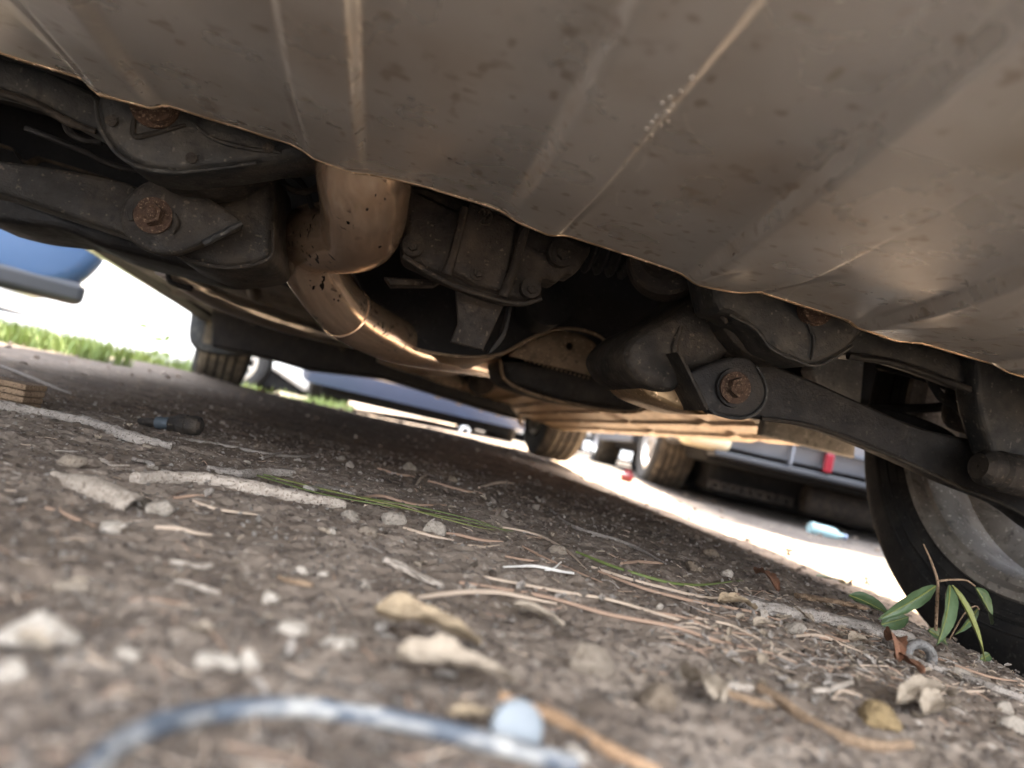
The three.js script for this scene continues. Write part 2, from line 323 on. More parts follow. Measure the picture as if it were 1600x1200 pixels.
// ───────── ground ─────────
{
  const axis = (near, lo, hi, n0, grow, end0, end1) => {        // fine steps over the near patch, growing steps outwards
    const a = [], h = (hi - lo) / n0; for (let i = 0; i <= n0; i++) a.push(lo + i * h);
    let s = h, p = hi; while (p < end1) { s *= grow; p += s; a.push(p); }
    s = h; p = lo; while (p > end0) { s *= grow; p -= s; a.unshift(p); }
    return a;
  };
  const xs = axis(0, -0.42, 0.72, 400, 1.035, -900, 900), zs = axis(0, -1.05, -0.1, 360, 1.03, -900, 900);
  const nx = xs.length, nz = zs.length, pos = new Float32Array(nx * nz * 3), col = new Float32Array(nx * nz * 3), uv = new Float32Array(nx * nz * 2), idx = [];
  for (let j = 0; j < nz; j++) for (let i = 0; i < nx; i++) {
    const x = xs[i], z = zs[j], o = j * nx + i, n = clamp(0.5 + 0.9 * fbm(x * 2.3, z * 2.3, 11, 3) + 0.5 * fbm(x * 11, z * 11, 12, 2));
    pos.set([x, terrain(x, z), z], o * 3); uv.set([x, z], o * 2);
    const sunned = sstep(0.6, 0.8, x + 0.1 * fbm(x * 6, z * 6, 23, 3)) * sstep(1.36, 1.12, x + 0.12 * fbm(x * 5, z * 5, 21, 3)), side = sstep(1.12, 1.36, x + 0.12 * fbm(x * 5, z * 5, 21, 3)) * sstep(0.2, -1, z), underShade = sstep(-0.62, -1.05, z + 0.25 * fbm(x * 4, z * 4, 15, 3)) * sstep(1.0, 0.6, x + 0.1 * ns(x * 9, z * 9, 3)), dk = sstep(-0.35, -0.75, x) * sstep(-0.9, -1.4, z) * sstep(-3.6, -3.0, z), c = mix3([0.80, 0.76, 0.72], [1.12, 1.1, 1.07], n).map((q, k) => q * (1 - 0.35 * dk) * (1 - [0.30, 0.37, 0.43][k] * underShade) * (1 - [0.58, 0.58, 0.56][k] * side) * (1 + [0.75, 0.62, 0.45][k] * sunned));  // shade and sun put into the soil colour: darker beneath and beside, brighter strip
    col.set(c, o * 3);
  }
  for (let j = 0; j < nz - 1; j++) for (let i = 0; i < nx - 1; i++) { const a = j * nx + i; idx.push(a, a + nx, a + 1, a + 1, a + nx, a + nx + 1); }
  const g = new THREE.BufferGeometry();
  g.setAttribute('position', new THREE.BufferAttribute(pos, 3)); g.setAttribute('color', new THREE.BufferAttribute(col, 3)); g.setAttribute('uv', new THREE.BufferAttribute(uv, 2)); g.setIndex(idx); g.computeVertexNormals();
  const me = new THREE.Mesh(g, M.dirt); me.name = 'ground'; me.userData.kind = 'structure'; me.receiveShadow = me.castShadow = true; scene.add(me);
}

// ───────── wheels ─────────
function wheelGeo(R, w, lip) {                                   // axis along y, inner side at y = 0; grooves round the tread
  const t = [[lip - 0.004, 0.012], [lip + 0.006, 0.004], [lip + 0.03, -0.006], [R - 0.055, -0.008], [R - 0.025, 0.0], [R - 0.008, 0.012], [R - 0.002, 0.024]];
  const gr = 4, u = w - 0.048;
  for (let k = 0; k < gr; k++) { const y = 0.024 + u * (k + 0.75) / (gr + 0.5); t.push([R, y - 0.005], [R - 0.009, y - 0.004], [R - 0.009, y + 0.004], [R, y + 0.005]); }
  const outer = [[R - 0.002, w - 0.024], [R - 0.008, w - 0.012], [R - 0.025, w], [R - 0.055, w + 0.008], [lip + 0.03, w + 0.006], [lip, w - 0.004]];
  const split = 6, rib = (r, y) => { const g = new THREE.TorusGeometry(r, 0.0011, 6, 90); g.rotateX(Math.PI / 2); g.translate(0, y, 0); return g; };
  const shoulder = []; for (let k = 0; k < 60; k++) { const b = new THREE.BoxGeometry(0.012, 0.003, 0.013); b.translate(0, 0.002, R - 0.031); b.rotateY(k * Math.PI / 30); shoulder.push(b); }
  return {
    tyre: toCreasedNormals(lathe([...t.slice(0, split), ...outer.slice(1)], 72), 0.5),
    side: [rib(R - 0.06, -0.0085), rib(R - 0.075, -0.008), rib(lip + 0.022, -0.0035), rib(lip + 0.012, 0.001), ...shoulder],
    tread: toCreasedNormals(lathe([...t.slice(split - 1), outer[0], outer[1]], 96), 0.4),
    rim: toCreasedNormals(lathe([[lip - 0.022, 0.06], [lip - 0.026, 0.03], [lip - 0.022, 0.016], [lip - 0.004, 0.013], [lip + 0.001, 0.006], [lip - 0.002, 0.002], [lip - 0.010, 0.003], [lip - 0.013, 0.012], [lip - 0.018, 0.018], [lip - 0.022, 0.04], [lip - 0.022, 0.075], [lip - 0.04, 0.10], [lip - 0.045, w - 0.03], [lip - 0.02, w - 0.004], [lip, w - 0.006], [lip, w - 0.02], [lip - 0.02, w - 0.03], [lip - 0.03, w - 0.05]], 72), 0.6),
    face: (() => { const gs = []; for (let k = 0; k < 10; k++) { const b = new RoundedBoxGeometry(0.03, 0.02, lip - 0.06, 2, 0.006); b.translate(0, w - 0.035, (lip - 0.06) / 2 + 0.03); b.rotateY(k * Math.PI / 5); gs.push(b); } const hub = new THREE.CylinderGeometry(0.06, 0.07, 0.03, 32); hub.translate(0, w - 0.035, 0); gs.push(hub); return gs; })(),
  };
}
// side = +1: inner side faces -x (right-hand wheels), -1: inner side faces +x
function addWheel(parent, c, R, w, lip, side, o = {}) {
  const W = wheelGeo(R, w, lip), put = (g) => { g = g.clone(); g.rotateZ(side > 0 ? -Math.PI / 2 : Math.PI / 2); if (o.turn) g.rotateY(o.turn); if (o.matrix) { g.translate(c.x, c.y, c.z); g.applyMatrix4(o.matrix); } else g.translate(c.x, c.y, c.z); return g; };
  const t = part('tyre', put(W.tyre), M.rubber, parent);
  part('tread', put(W.tread), o.tread ?? M.rubber, t);
  part('sidewall_ribs', W.side.map(put), M.rubber, t);
  part('rim', [put(W.rim), ...W.face.map(put)], o.rim ?? M.rim, t);
  return t;
}

// ───────── the car above ─────────
const car = thing('parked_car', 'silver car seen from underneath, its wide stamped muffler filling the top', 'car', V(0.04, 0, -1.9));
{
  // muffler: wide stamped shell; its floor follows the profile of the front edge, with ridges running back
  const edge = [[-260, -20], [-120, 35], [0, 85], [130, 125], [150, 150], [215, 166], [235, 173], [256, 166], [300, 180], [400, 211], [455, 228], [476, 240], [490, 251], [545, 270], [560, 273], [576, 274], [650, 290], [760, 323], [785, 333], [805, 348], [858, 370], [872, 370], [886, 370], [1000, 406], [1060, 427], [1074, 436], [1088, 447], [1150, 459], [1168, 459], [1184, 457], [1260, 482], [1326, 503], [1340, 514], [1400, 535], [1440, 538], [1500, 556], [1555, 572], [1575, 584], [1650, 606], [1800, 656]];
  const E0 = edge.map(([x, y]) => onZ(x, y, -0.5));
  const prof = (x) => { let i = 0; while (i < E0.length - 2 && E0[i + 1].x < x) i++; const t = clamp((x - E0[i].x) / (E0[i + 1].x - E0[i].x)); return lerp(E0[i].y, E0[i + 1].y, t); };
  const x0 = E0[0].x, x1 = E0[E0.length - 1].x;
  const base = (x) => lerp(0.2405, 0.2145, (x + 0.3) / 0.75);
  // pressed ribs: [left flank x, its drift per metre back, right flank x, its drift, height, left flank width, right flank width]
  const ribsM = [[-0.266, 0.09, -0.232, 0.10, 0.0055, 0.008, 0.012], [-0.129, 0.05, -0.0905, 0.02, 0.0065, 0.0075, 0.007], [0.016, -0.035, 0.0555, -0.05, 0.0062, 0.012, 0.0055], [0.160, -0.18, 0.2175, -0.19, 0.0075, 0.012, 0.0065], [0.304, -0.26, 0.362, -0.29, 0.0075, 0.011, 0.0055], [0.428, -0.32, 0.478, -0.33, 0.007, 0.010, 0.0055]];
  const NX = 760, NZ = 90, rows = [];
  const sm = (x) => { let s = 0, w = 0; for (let k = -4; k <= 4; k++) { const q = Math.exp(-k * k / 8); s += q * prof(x + k * 0.0010); w += q; } return s / w; };
  const P0 = []; for (let i = 0; i <= NX; i++) P0.push(sm(lerp(x0, x1, i / NX)));
  const profAt = (x) => { const s = clamp((x - x0) / (x1 - x0)) * NX, i = Math.min(NX - 1, Math.floor(s)); return lerp(P0[i], P0[i + 1], s - i); };
  const flank = (d, w) => { const t = clamp(d / w + 0.5); return t * t * t * (t * (6 * t - 15) + 10); };
  const edgeLine = (x) => base(x) - ribsM.reduce((q, r) => q + 0.83 * r[4] * (flank(x - r[0], r[5]) - flank(x - r[2], r[6])), 0);
  const under = (x, back) => {                                   // height of the muffler floor
    let y = base(x) + (profAt(x) - edgeLine(x)) * (1 - sstep(0, 0.13, back));
    const g = lerp(0.72, 1, sstep(0, 0.1, back));
    for (const [xl, sl, xr, sr, h, wl, wr] of ribsM) y -= 1.15 * h * g * (flank(x - xl - sl * back, wl) - flank(x - xr - sr * back, wr));
    y += 0.0012 * fbm(x * 7, back * 5, 4, 2) - 0.004 * sstep(0.03, 0.16, back) + 0.0012 * sstep(0.012, 0.0, back);
    return y + 0.07 * sstep(0.35, 0.49, back) ** 2;
  };
  for (let j = 0; j <= NZ; j++) { const back = 0.47 * (j / NZ) ** 1.15, r = []; for (let i = 0; i <= NX; i++) { const x = lerp(x0, x1, i / NX); r.push(V(x, under(x, back), -0.5 + back)); } rows.push(r); }
  const floorSheet = loft(rows, true);
  const top = [], lipRow = [], lip2 = [];
  for (let i = 0; i <= NX; i++) { const x = lerp(x0, x1, i / NX), y = under(x, 0); lipRow.push(V(x, y, -0.5)); lip2.push(V(x, y + 0.003, -0.502)); top.push(V(x, y + 0.022, -0.487)); }
  const hi = lipRow.map((p) => V(p.x, 0.34, -0.44)), back = rows[NZ].map((p) => V(p.x, 0.38, -0.02));
  const muf = part('muffler', [floorSheet, loft([lipRow, lip2, top, hi, back], false)], M.muffler, car);
  const seam = []; for (let i = 0; i <= NX; i += 4) seam.push(lipRow[i].clone().add(V(0, 0.0006, -0.0005)));
  part('seam', sweep(seam, [0.0013, 0.0018, 0.0012, 0.0016, 0.0014, 0.0019, 0.0013, 0.0017], 8, 1, { wob: 0.3, freq: 60 }), M.bright, muf);
  // drops of water hanging along a ridge
  for (const [px, py, s] of [[1081, 120, 1], [1064, 141, .8], [1047, 152, 1], [1035, 160, 1], [1051, 162, .8], [1042, 174, 1.1], [1025, 181, 1], [1044, 188, .8], [1019, 190, .9], [1032, 195, .8], [1011, 200, .9], [1019, 210, .8], [1036, 180, .7]]) {
    let p = onY(px, py, 0.225); for (let k = 0; k < 6; k++) p = onY(px, py, under(p.x, p.z + 0.5));
    const g = new THREE.SphereGeometry(0.00095 * s, 10, 8); g.scale(1, 0.6, 1); g.translate(p.x, p.y - 0.0003, p.z);
    part('water_drop', g, M.chrome, muf);
  }

  // exhaust pipe leaving the muffler, jogging left, then running forward
  const pp = [[562, 90, .515], [566, 190, .525], [569, 270, .545], [569, 330, .585], [560, 364, .635], [520, 372, .675], [490, 374, .715], [482, 396, .735], [503, 440, .76], [540, 488, .80], [600, 524, .88], [668, 546, 1.08], [748, 566, 1.5], [790, 584, 2.1], [812, 602, 2.7]].map(([x, y, d]) => at(x, y, d));
  const pipe = part('exhaust_pipe', sweep(pp, [.036, .036, .0362, .0352, .034, .0335, .034, .0335, .031, .030, .0295, .0295, .029, .028, .026], 40, 14, { open: true }), M.pipe, car);
  const rings = (i, r) => { const a = pp[i], d = pp[Math.min(pp.length - 1, i + 1)].clone().sub(pp[Math.max(0, i - 1)]).normalize(); const g = new THREE.TorusGeometry(r, 0.0014, 8, 48); g.applyQuaternion(new THREE.Quaternion().setFromUnitVectors(V(0, 0, 1), d)); g.translate(a.x, a.y, a.z); return g; };
  part('weld_seam', [rings(3, .0338), rings(7, .0316), rings(9, .0304)], M.pipe, pipe);

  // left rear suspension
  const ua = part('upper_arm', plate([[-60, 70], [0, 90], [60, 106], [150, 146], [180, 190], [165, 212], [140, 202], [105, 184], [60, 160], [0, 138], [-60, 120]], -0.56, 0.03, 0.0035), M.greyPaint, car);
  part('flange', sweep([[-40, 132], [0, 145], [60, 165], [110, 192], [150, 206]].map(([x, y]) => onZ(x, y, -0.553)), [.003, .003, .003, .003, .002], 8), M.blackDust, ua);
  const sb = part('subframe_bracket', plate([[165, 120], [150, 155], [152, 185], [164, 215], [186, 242], [222, 262], [270, 269], [330, 264], [385, 257], [430, 250], [490, 240], [490, 190], [400, 150], [300, 110], [225, 100]], -0.53, 0.05, 0.007), M.greyPaint, car);
  part('bushing', [cylZ(onZ(247, 170, -0.535), 0.0165, 0.016), cylZ(onZ(249, 172, -0.525), 0.010, 0.012)], M.rust, sb);
  part('flange', [sweep([[212, 170], [210, 212], [240, 208], [290, 195]].map(([x, y]) => onZ(x, y, -0.529)), [.0016, .0022, .0018, .0012], 8)], M.blackDust, sb);
  part('lower_bracket', plate([[215, 245], [240, 276], [275, 289], [325, 292], [365, 284], [400, 262], [440, 235], [330, 230]], -0.57, 0.05, 0.006), M.blackDust, car);
  part('subframe_leg', plate([[262, 300], [340, 262], [420, 246], [428, 300], [427, 370], [424, 402], [398, 414], [340, 418], [290, 404], [255, 380]], -0.63, 0.12, 0.008), M.blackDust, car);
  const eb = part('arm_mount', plate([[186, 338], [196, 308], [232, 281], [268, 284], [330, 312], [376, 347], [345, 366], [305, 385], [262, 397], [222, 388], [194, 366]], -0.6, 0.014, 0.003), M.blackDust, car);
  part('bolt', bolt(onZ(241, 338, -0.6), 0.0145, 0.013), M.rust, eb);
  part('flange', [sweep([[318, 380], [345, 366], [378, 348]].map(([x, y]) => onZ(x, y, -0.597)), [.003, .003, .0022], 8)], M.greyPaint, eb);
  part('retainer', sweep([[205, 345], [204, 330], [216, 316]].map(([x, y]) => onZ(x, y, -0.598)), [.002, .003, .002], 8), M.blackDust, eb);
  part('retainer', sweep([[268, 365], [276, 350], [272, 335]].map(([x, y]) => onZ(x, y, -0.598)), [.002, .003, .002], 8), M.blackDust, eb);
  const la = part('lower_arm', plate([[-80, 236], [0, 250], [60, 258], [130, 270], [205, 288], [225, 320], [215, 372], [180, 362], [120, 342], [60, 322], [0, 302], [-80, 280]], -0.625, 0.035, 0.0035), M.blackDust, car);
  part('spring_cover', plate([[-60, 330], [0, 345], [95, 358], [160, 385], [240, 405], [330, 426], [400, 418], [425, 400], [340, 405], [260, 385], [120, 345], [0, 300], [-60, 290]], -0.8, 0.12, 0.006), M.black, car);
  part('brake_line', sweep([[100, 180], [108, 205], [130, 218], [160, 222]].map(([x, y]) => onZ(x, y, -0.6)), [.003], 8), M.black, car);
  part('trailing_arm', box(-0.62, -0.42, 0.34, 0.43, -1.0, -0.62, 0.02), M.dull, car);

  part('fuel_line', sweep([[40, 200], [120, 232], [190, 262], [300, 268], [420, 262], [470, 285], [490, 330]].map(([x, y]) => onZ(x, y, -0.68)), [.0028], 8, 6), M.black, car);
  part('cable', sweep([[430, 262], [446, 290], [470, 300], [500, 292]].map(([x, y]) => onZ(x, y, -0.66)), [.003], 8, 6), M.cast, car);
  part('heat_plate', plate([[404, 418], [470, 425], [560, 440], [640, 560], [600, 560], [500, 470], [420, 436]], -1.0, 0.01, 0.002, [], false), M.cast, car);
  part('bracket', plate([[600, 432], [660, 436], [688, 440], [678, 446], [610, 446]], -0.70, 0.02, 0.002, [], false), M.cast, car);
  part('cable', sweep([[1000, 430], [1040, 470], [1060, 500], [1050, 540]].map(([x, y]) => onZ(x, y, -0.72)), [.0035], 8, 6), M.black, car);
  for (const [x, y] of [[175, 190], [420, 232], [300, 248]]) part('rivet', cylZ(onZ(x, y, -0.529), 0.004, 0.004, 14, 0.003), M.blackDust, sb);
  const edging = (name, pts, Z, r, m, host) => part(name, sweep(pts.map(([x, y]) => onZ(x, y, Z)), r, 8, 6, { wob: 0.25, freq: 120 }), m, host);
  edging('lip', [[149, 158], [153, 188], [165, 216], [187, 243], [222, 262], [270, 269], [330, 264], [400, 255]], -0.5295, [.0012, .0014, .0016, .0012], M.greyPaint, sb);
  edging('crease', [[300, 190], [330, 215], [390, 232], [440, 238]], -0.5285, [.001, .002, .0012], M.greyPaint, sb);
  edging('lip', [[258, 388], [292, 405], [340, 417], [398, 413], [423, 400], [426, 360]], -0.629, [.001, .0018, .0018, .001], M.cast, car);
  edging('crease', [[286, 300], [318, 326], [352, 360]], -0.6275, [.001, .0018, .001], M.blackDust, car);
  edging('brake_hose', [[1452, 590], [1470, 620], [1500, 640], [1522, 690], [1500, 740]], -0.66, [.0045], M.rubber, car);
  { const c = at(1436, 600, 0.86), h = []; for (let k = 0; k <= 90; k++) { const a = k / 90 * Math.PI * 9; h.push(V(c.x + 0.045 * Math.cos(a), c.y - 0.07 + 0.24 * k / 90, c.z + 0.045 * Math.sin(a))); } part('coil_spring', sweep(h, [.006], 8, 1), M.dull, car); }
  // differential with bolts and maker's cast mark, tab, boot and flange
  const df = part('differential', plate([[632, 285], [700, 300], [800, 340], [890, 366], [925, 384], [912, 412], [898, 428], [886, 428], [870, 440], [850, 436], [846, 462], [826, 470], [782, 466], [740, 452], [690, 432], [655, 415], [628, 396], [630, 340]], -0.62, 0.045, 0.007), M.cast, car);
  part('rib', plate([[733, 310], [812, 345], [790, 458], [744, 446], [703, 425]], -0.609, 0.03, 0.007, [], false), M.cast, df);
  part('rib', sweep([[727, 325], [708, 400], [698, 430]].map(([x, y]) => onZ(x, y, -0.612)), [.004, .004, .005], 8), M.cast, df);
  part('rib', sweep([[822, 352], [803, 420], [786, 464]].map(([x, y]) => onZ(x, y, -0.608)), [.004, .004, .005], 8), M.cast, df);
  part('flange', [sweep([[630, 400], [690, 437], [740, 457], [785, 470], [820, 474], [846, 466]].map(([x, y]) => onZ(x, y, -0.616)), [.0022], 8)], M.cast, df);
  for (const [x, y, r] of [[645, 384, .0072], [747, 427, .0058], [831, 452, .0066], [880, 396, .0092]]) {
    const p = onZ(x, y, -0.604); part('bolt', [cylZ(V(p.x, p.y + .002, p.z - 0.01), r * 1.35, 0.012), ...bolt(V(p.x, p.y, p.z - 0.004), r, 0.008)], M.cast, df);
  }
  { const p = onZ(757, 339, -0.6068), s = 0.0068, ring = new THREE.TorusGeometry(s, 0.0012, 8, 40), bar = (xa, ya, xb, yb) => { const l = Math.hypot(xb - xa, yb - ya) * s, b = new THREE.BoxGeometry(0.0016, l, 0.003); b.rotateZ(Math.atan2(yb - ya, xb - xa) - Math.PI / 2); b.translate((xa + xb) / 2 * s, (ya + yb) / 2 * s, 0); return b; };
    const gs = [ring, bar(-.4, .85, 0, .12), bar(.4, .85, 0, .12), bar(-.85, .4, -.42, -.85), bar(-.42, -.85, 0, .02), bar(0, .02, .42, -.85), bar(.42, -.85, .85, .4)].map((g) => { g = g.index ? g.toNonIndexed() : g; g.rotateZ(-0.22); g.translate(p.x, p.y, p.z); return g; });
    part('cast_mark', gs, M.cast, df); }
  part('hanging_tab', plate([[712, 448], [792, 468], [755, 547], [704, 534], [716, 505]], -0.66, 0.008, 0.0015, [], false), M.cast, car);
  part('tab_flange', plate([[797, 470], [801, 470], [792, 520], [772, 548], [764, 548], [786, 516]], -0.69, 0.02, 0.001), M.black, car);
  { const pts = []; for (let k = 0; k <= 40; k++) pts.push([0.026 - 0.006 * k / 40 + 0.0042 * Math.cos(k / 40 * Math.PI * 12), k / 40 * 0.075]);
    const g = lathe(pts, 32), a = onZ(905, 376, -0.66), b = onZ(1000, 402, -0.66); g.applyQuaternion(new THREE.Quaternion().setFromUnitVectors(V(0, 1, 0), b.clone().sub(a).normalize())); g.translate(a.x, a.y, a.z); part('drive_boot', g, M.rubber, car); }
  { const c = onZ(1043, 398, -0.6), R = 0.0365, g = lathe([[0.001, 0.012], [0.022, 0.012], [0.025, 0.005], [R - 0.003, 0.004], [R, 0], [R, -0.03], [0.02, -0.05], [0.001, -0.05]], 48); g.rotateX(Math.PI / 2); g.rotateY(-0.35); g.translate(c.x, c.y, c.z); part('drive_flange', toCreasedNormals(g, 0.5), M.cast, car); }

  // crossmember with the wavy rim, heat_shield below the pipe with bounce light in its colour, perforated plate, tank
  const wave = [[585, 520], [620, 535], [660, 547], [700, 554], [745, 557], [785, 551], [825, 530], [865, 514], [905, 514], [938, 526], [958, 548], [985, 590], [1008, 612]];
  const cm = part('crossmember', plate([...wave, [1060, 600], [1080, 470], [900, 380], [700, 330], [560, 330], [480, 300], [560, 440]], -0.92, 0.05, 0.003), M.dull, car);
  part('rim_edge', sweep(wave.map(([x, y]) => onZ(x, y + 1, -0.918)), [.0022], 8, 8), M.tan, cm);
  { const rowsH = []; const part0 = wave.slice(0, 7); const c = new THREE.CatmullRomCurve3(part0.map(([x, y]) => onZ(x, y, -0.93)));
    for (let j = 0; j <= 12; j++) { const t = j / 12, r = []; for (let k = 0; k <= 40; k++) { const p = c.getPoint(k / 40); r.push(V(p.x * (1 + 0.02 * t), p.y - 0.004 * t + 0.002 * Math.sin(t * 20), p.z - 0.62 * t)); } rowsH.push(r); }
    part('heat_shield', loft(rowsH, true), M.bounceMetal, car); }
  { const holes = []; for (let r = 0; r < 3; r++) for (let k = 0; k < 19 - r * 2; k++) { const x = 812 + k * 7 + r * 5, y = 548 + k * 2.0 + r * 7.5; if (x < 940) holes.push([x, y, 0.0016]); }
    part('perforated_plate', plate([[795, 556], [826, 534], [880, 512], [925, 522], [952, 548], [944, 590], [870, 574]], -1.02, 0.006, 0.001, [[890, 541, 0.007], ...holes], false), M.tan, car); }
  { const o = [[782, 562], [788, 588], [812, 606], [900, 631], [985, 642], [1010, 634], [1016, 615], [1005, 590], [900, 560]];
    const tk = part('fuel_tank', plate(o, -1.12, 0.16, 0.012), M.black, car);
    part('strap', sweep([[781, 562], [787, 590], [812, 608], [900, 633], [985, 644], [1012, 636], [1018, 615]].map(([x, y]) => onZ(x, y, -1.118)), [.003], 8, 6), M.tan, tk); }
  part('propeller_shaft', sweep([at(860, 470, .85), at(760, 545, 1.6), at(700, 585, 2.4)], [.03, .03, .03], 20), M.dull, car);

  // right rear suspension
  part('subframe_corner', plate([[1150, 400], [1100, 455], [1050, 492], [1004, 516], [976, 548], [984, 578], [1008, 602], [1042, 612], [1062, 606], [1072, 580], [1110, 574], [1150, 540], [1190, 460]], -0.60, 0.13, 0.009), M.blackDust, car);
  edging('crease', [[1064, 510], [1054, 545], [1060, 575]], -0.599, [.002, .004, .002], M.blackDust, car);
  edging('weld_bead', [[1128, 452], [1124, 480], [1118, 500]], -0.599, [.002, .003, .002], M.cast, car);
  part('bounce_lit_subframe', plate([[985, 572], [1000, 602], [1030, 626], [1108, 648], [1070, 590], [1010, 578]], -0.62, 0.10, 0.004), M.bounceMetal, car);  // underside of the subframe, bounce light painted as gold
  part('gusset', plate([[1058, 550], [1068, 556], [1110, 640], [1104, 642]], -0.575, 0.06, 0.0015, [], false), M.blackDust, car);
  const rb = part('arm_mount', plate([[1072, 585], [1110, 568], [1160, 556], [1182, 570], [1198, 606], [1192, 634], [1168, 652], [1120, 648], [1104, 638]], -0.585, 0.014, 0.003), M.black, car);
  part('bolt', bolt(onZ(1147, 606, -0.579), 0.0142, 0.012), M.rust, rb);
  part('washer', cylZ(onZ(1147, 606, -0.583), 0.0175, 0.006), M.black, rb);
  const sc = part('subframe_bracket', plate([[1105, 400], [1122, 478], [1145, 492], [1180, 515], [1205, 545], [1240, 562], [1270, 572], [1302, 562], [1332, 540], [1360, 490], [1300, 430], [1200, 390]], -0.54, 0.05, 0.007), M.greyPaint, car);
  part('bushing', [cylZ(onZ(1268, 482, -0.544), 0.0155, 0.014), cylZ(onZ(1270, 484, -0.534), 0.0115, 0.010)], M.rust, sc);
  part('lower_bracket', plate([[1122, 485], [1134, 515], [1156, 542], [1190, 562], [1225, 570], [1250, 562], [1215, 530], [1180, 500], [1140, 470]], -0.575, 0.05, 0.006), M.blackDust, car);
  edging('crease', [[1262, 505], [1272, 530], [1268, 562]], -0.5385, [.001, .0018, .0012], M.greyPaint, sc);
  edging('lip', [[1140, 492], [1180, 514], [1206, 545], [1240, 561], [1270, 571], [1302, 561], [1332, 540]], -0.5395, [.0012, .0016, .0012], M.greyPaint, sc);
  edging('weld_bead', [[1118, 470], [1130, 492], [1134, 505]], -0.556, [.002, .003, .002], M.cast, sc);
  edging('lip', [[1104, 636], [1122, 648], [1168, 652], [1192, 634], [1198, 606], [1183, 572]], -0.5845, [.0012, .0016, .0012], M.greyPaint, rb);
  const rua = part('upper_arm', plate([[1318, 500], [1400, 530], [1450, 540], [1500, 556], [1570, 584], [1680, 625], [1680, 668], [1600, 634], [1530, 610], [1450, 580], [1390, 562], [1330, 553]], -0.6, 0.032, 0.0035), M.greyPaint, car);
  part('flange', sweep([[1325, 556], [1390, 566], [1450, 585], [1530, 614], [1600, 638], [1670, 664]].map(([x, y]) => onZ(x, y, -0.594)), [.0035], 8), M.black, rua);
  const rla = part('lower_arm', plate([[1150, 578], [1195, 567], [1260, 590], [1340, 626], [1440, 668], [1540, 692], [1660, 730], [1660, 840], [1580, 792], [1500, 760], [1420, 724], [1340, 690], [1260, 664], [1190, 655], [1150, 645]], -0.63, 0.032, 0.0035), M.black, car);
  part('flange', sweep([[1190, 654], [1260, 664], [1340, 691], [1420, 724], [1500, 761], [1580, 793], [1650, 834]].map(([x, y]) => onZ(x, y, -0.626)), [.0022], 8), M.blackDust, rla);
  const sa = part('shock_absorber', plate([[1524, 560], [1530, 630], [1548, 690], [1566, 716], [1660, 712], [1660, 560]], -0.585, 0.03, 0.005), M.greyPaint, car);
  { const a = onZ(1528, 728, -0.575), b = onZ(1680, 765, -0.575), d = b.clone().sub(a).normalize(), L = a.distanceTo(b);
    const g = lathe([[0.001, 0], [0.012, 0], [0.0165, 0.006], [0.0175, 0.016], [0.016, 0.019], [0.019, 0.022], [0.02, 0.06], [0.018, L]], 32); g.applyQuaternion(new THREE.Quaternion().setFromUnitVectors(V(0, 1, 0), d)); g.translate(a.x, a.y, a.z); part('lower_bushing', toCreasedNormals(g, 0.5), M.blackDust, sa); }
  part('frame_bracket', plate([[1284, 552], [1270, 578], [1278, 600], [1345, 642], [1352, 560]], -0.85, 0.03, 0.004, [], false), M.litSill, car);
  part('frame_rail', box(0.46, 0.6, 0.33, 0.44, -1.2, -0.72, 0.015), M.dull, car);

  // rear right wheel with brake, and the front wheels
  const rw = V(0.65, 0.245, -0.652);
  addWheel(car, rw, 0.315, 0.215, 0.222, 1);
  { const put = (g) => { g.rotateZ(-Math.PI / 2); g.translate(rw.x, rw.y, rw.z); return g; };
    const disc = part('brake_disc', toCreasedNormals(put(lathe([[0.05, 0.055], [0.14, 0.055], [0.142, 0.06], [0.142, 0.075], [0.05, 0.08]], 60)), 0.4), M.cast, car);
    part('dust_shield', toCreasedNormals(put(lathe([[0.03, 0.04], [0.13, 0.044], [0.137, 0.05], [0.13, 0.05], [0.03, 0.046]], 60)), 0.5), M.sill, disc);
    part('hub_carrier', [box(0.56, 0.69, 0.19, 0.31, -0.71, -0.6, 0.02), box(0.60, 0.68, 0.26, 0.36, -0.66, -0.62, 0.01)], M.cast, car);
    part('brake_caliper', box(0.66, 0.74, 0.22, 0.33, -0.62, -0.53, 0.015), M.cast, car); }
  addWheel(car, V(0.68, 0.305, -3.36), 0.31, 0.2, 0.21, 1, { tread: M.tread });
  addWheel(car, V(-0.665, 0.305, -3.3), 0.31, 0.2, 0.21, -1, { tread: M.treadLit, turn: 0.22 });
  addWheel(car, V(-0.60, 0.3, -0.652), 0.315, 0.215, 0.222, -1);

  // floor pan, sills, tunnel
  const fy = (x, z) => 0.285 - 0.055 * (x + 0.7) + 0.022 * (z + 1.7);
  const slope = (g, k, z0) => { const q = g.attributes.position; for (let i = 0; i < q.count; i++) q.setY(i, q.getY(i) + k * (q.getZ(i) - z0)); return g; };
  const ribs = [-0.55, -0.38, -0.22, 0.24, 0.36, 0.5, 0.61], rowsF = [];
  for (let j = 0; j <= 90; j++) { const z = lerp(-1.0, -4.05, j / 90), r = []; for (let i = 0; i <= 300; i++) { const x = lerp(-0.74, 0.76, i / 300); let y = fy(x, z); for (const q of ribs) y -= 0.011 * Math.exp(-(((x - q - 0.01 * Math.sin(z * 2 + q * 9)) / 0.011) ** 4)); y += 0.06 * Math.exp(-((x / 0.17) ** 4)); y += 0.004 * fbm(x * 8, z * 3, 6, 2); if (Math.abs(((z + 20) % 0.62) - 0.3) < 0.03) y -= 0.012; r.push(V(x, y, z)); } rowsF.push(r); }
  part('floor_pan', [toCreasedNormals(loft(rowsF, false), 0.7), box(-0.74, 0.76, 0.375, 0.41, -4.05, -1.0)], M.floor, car);
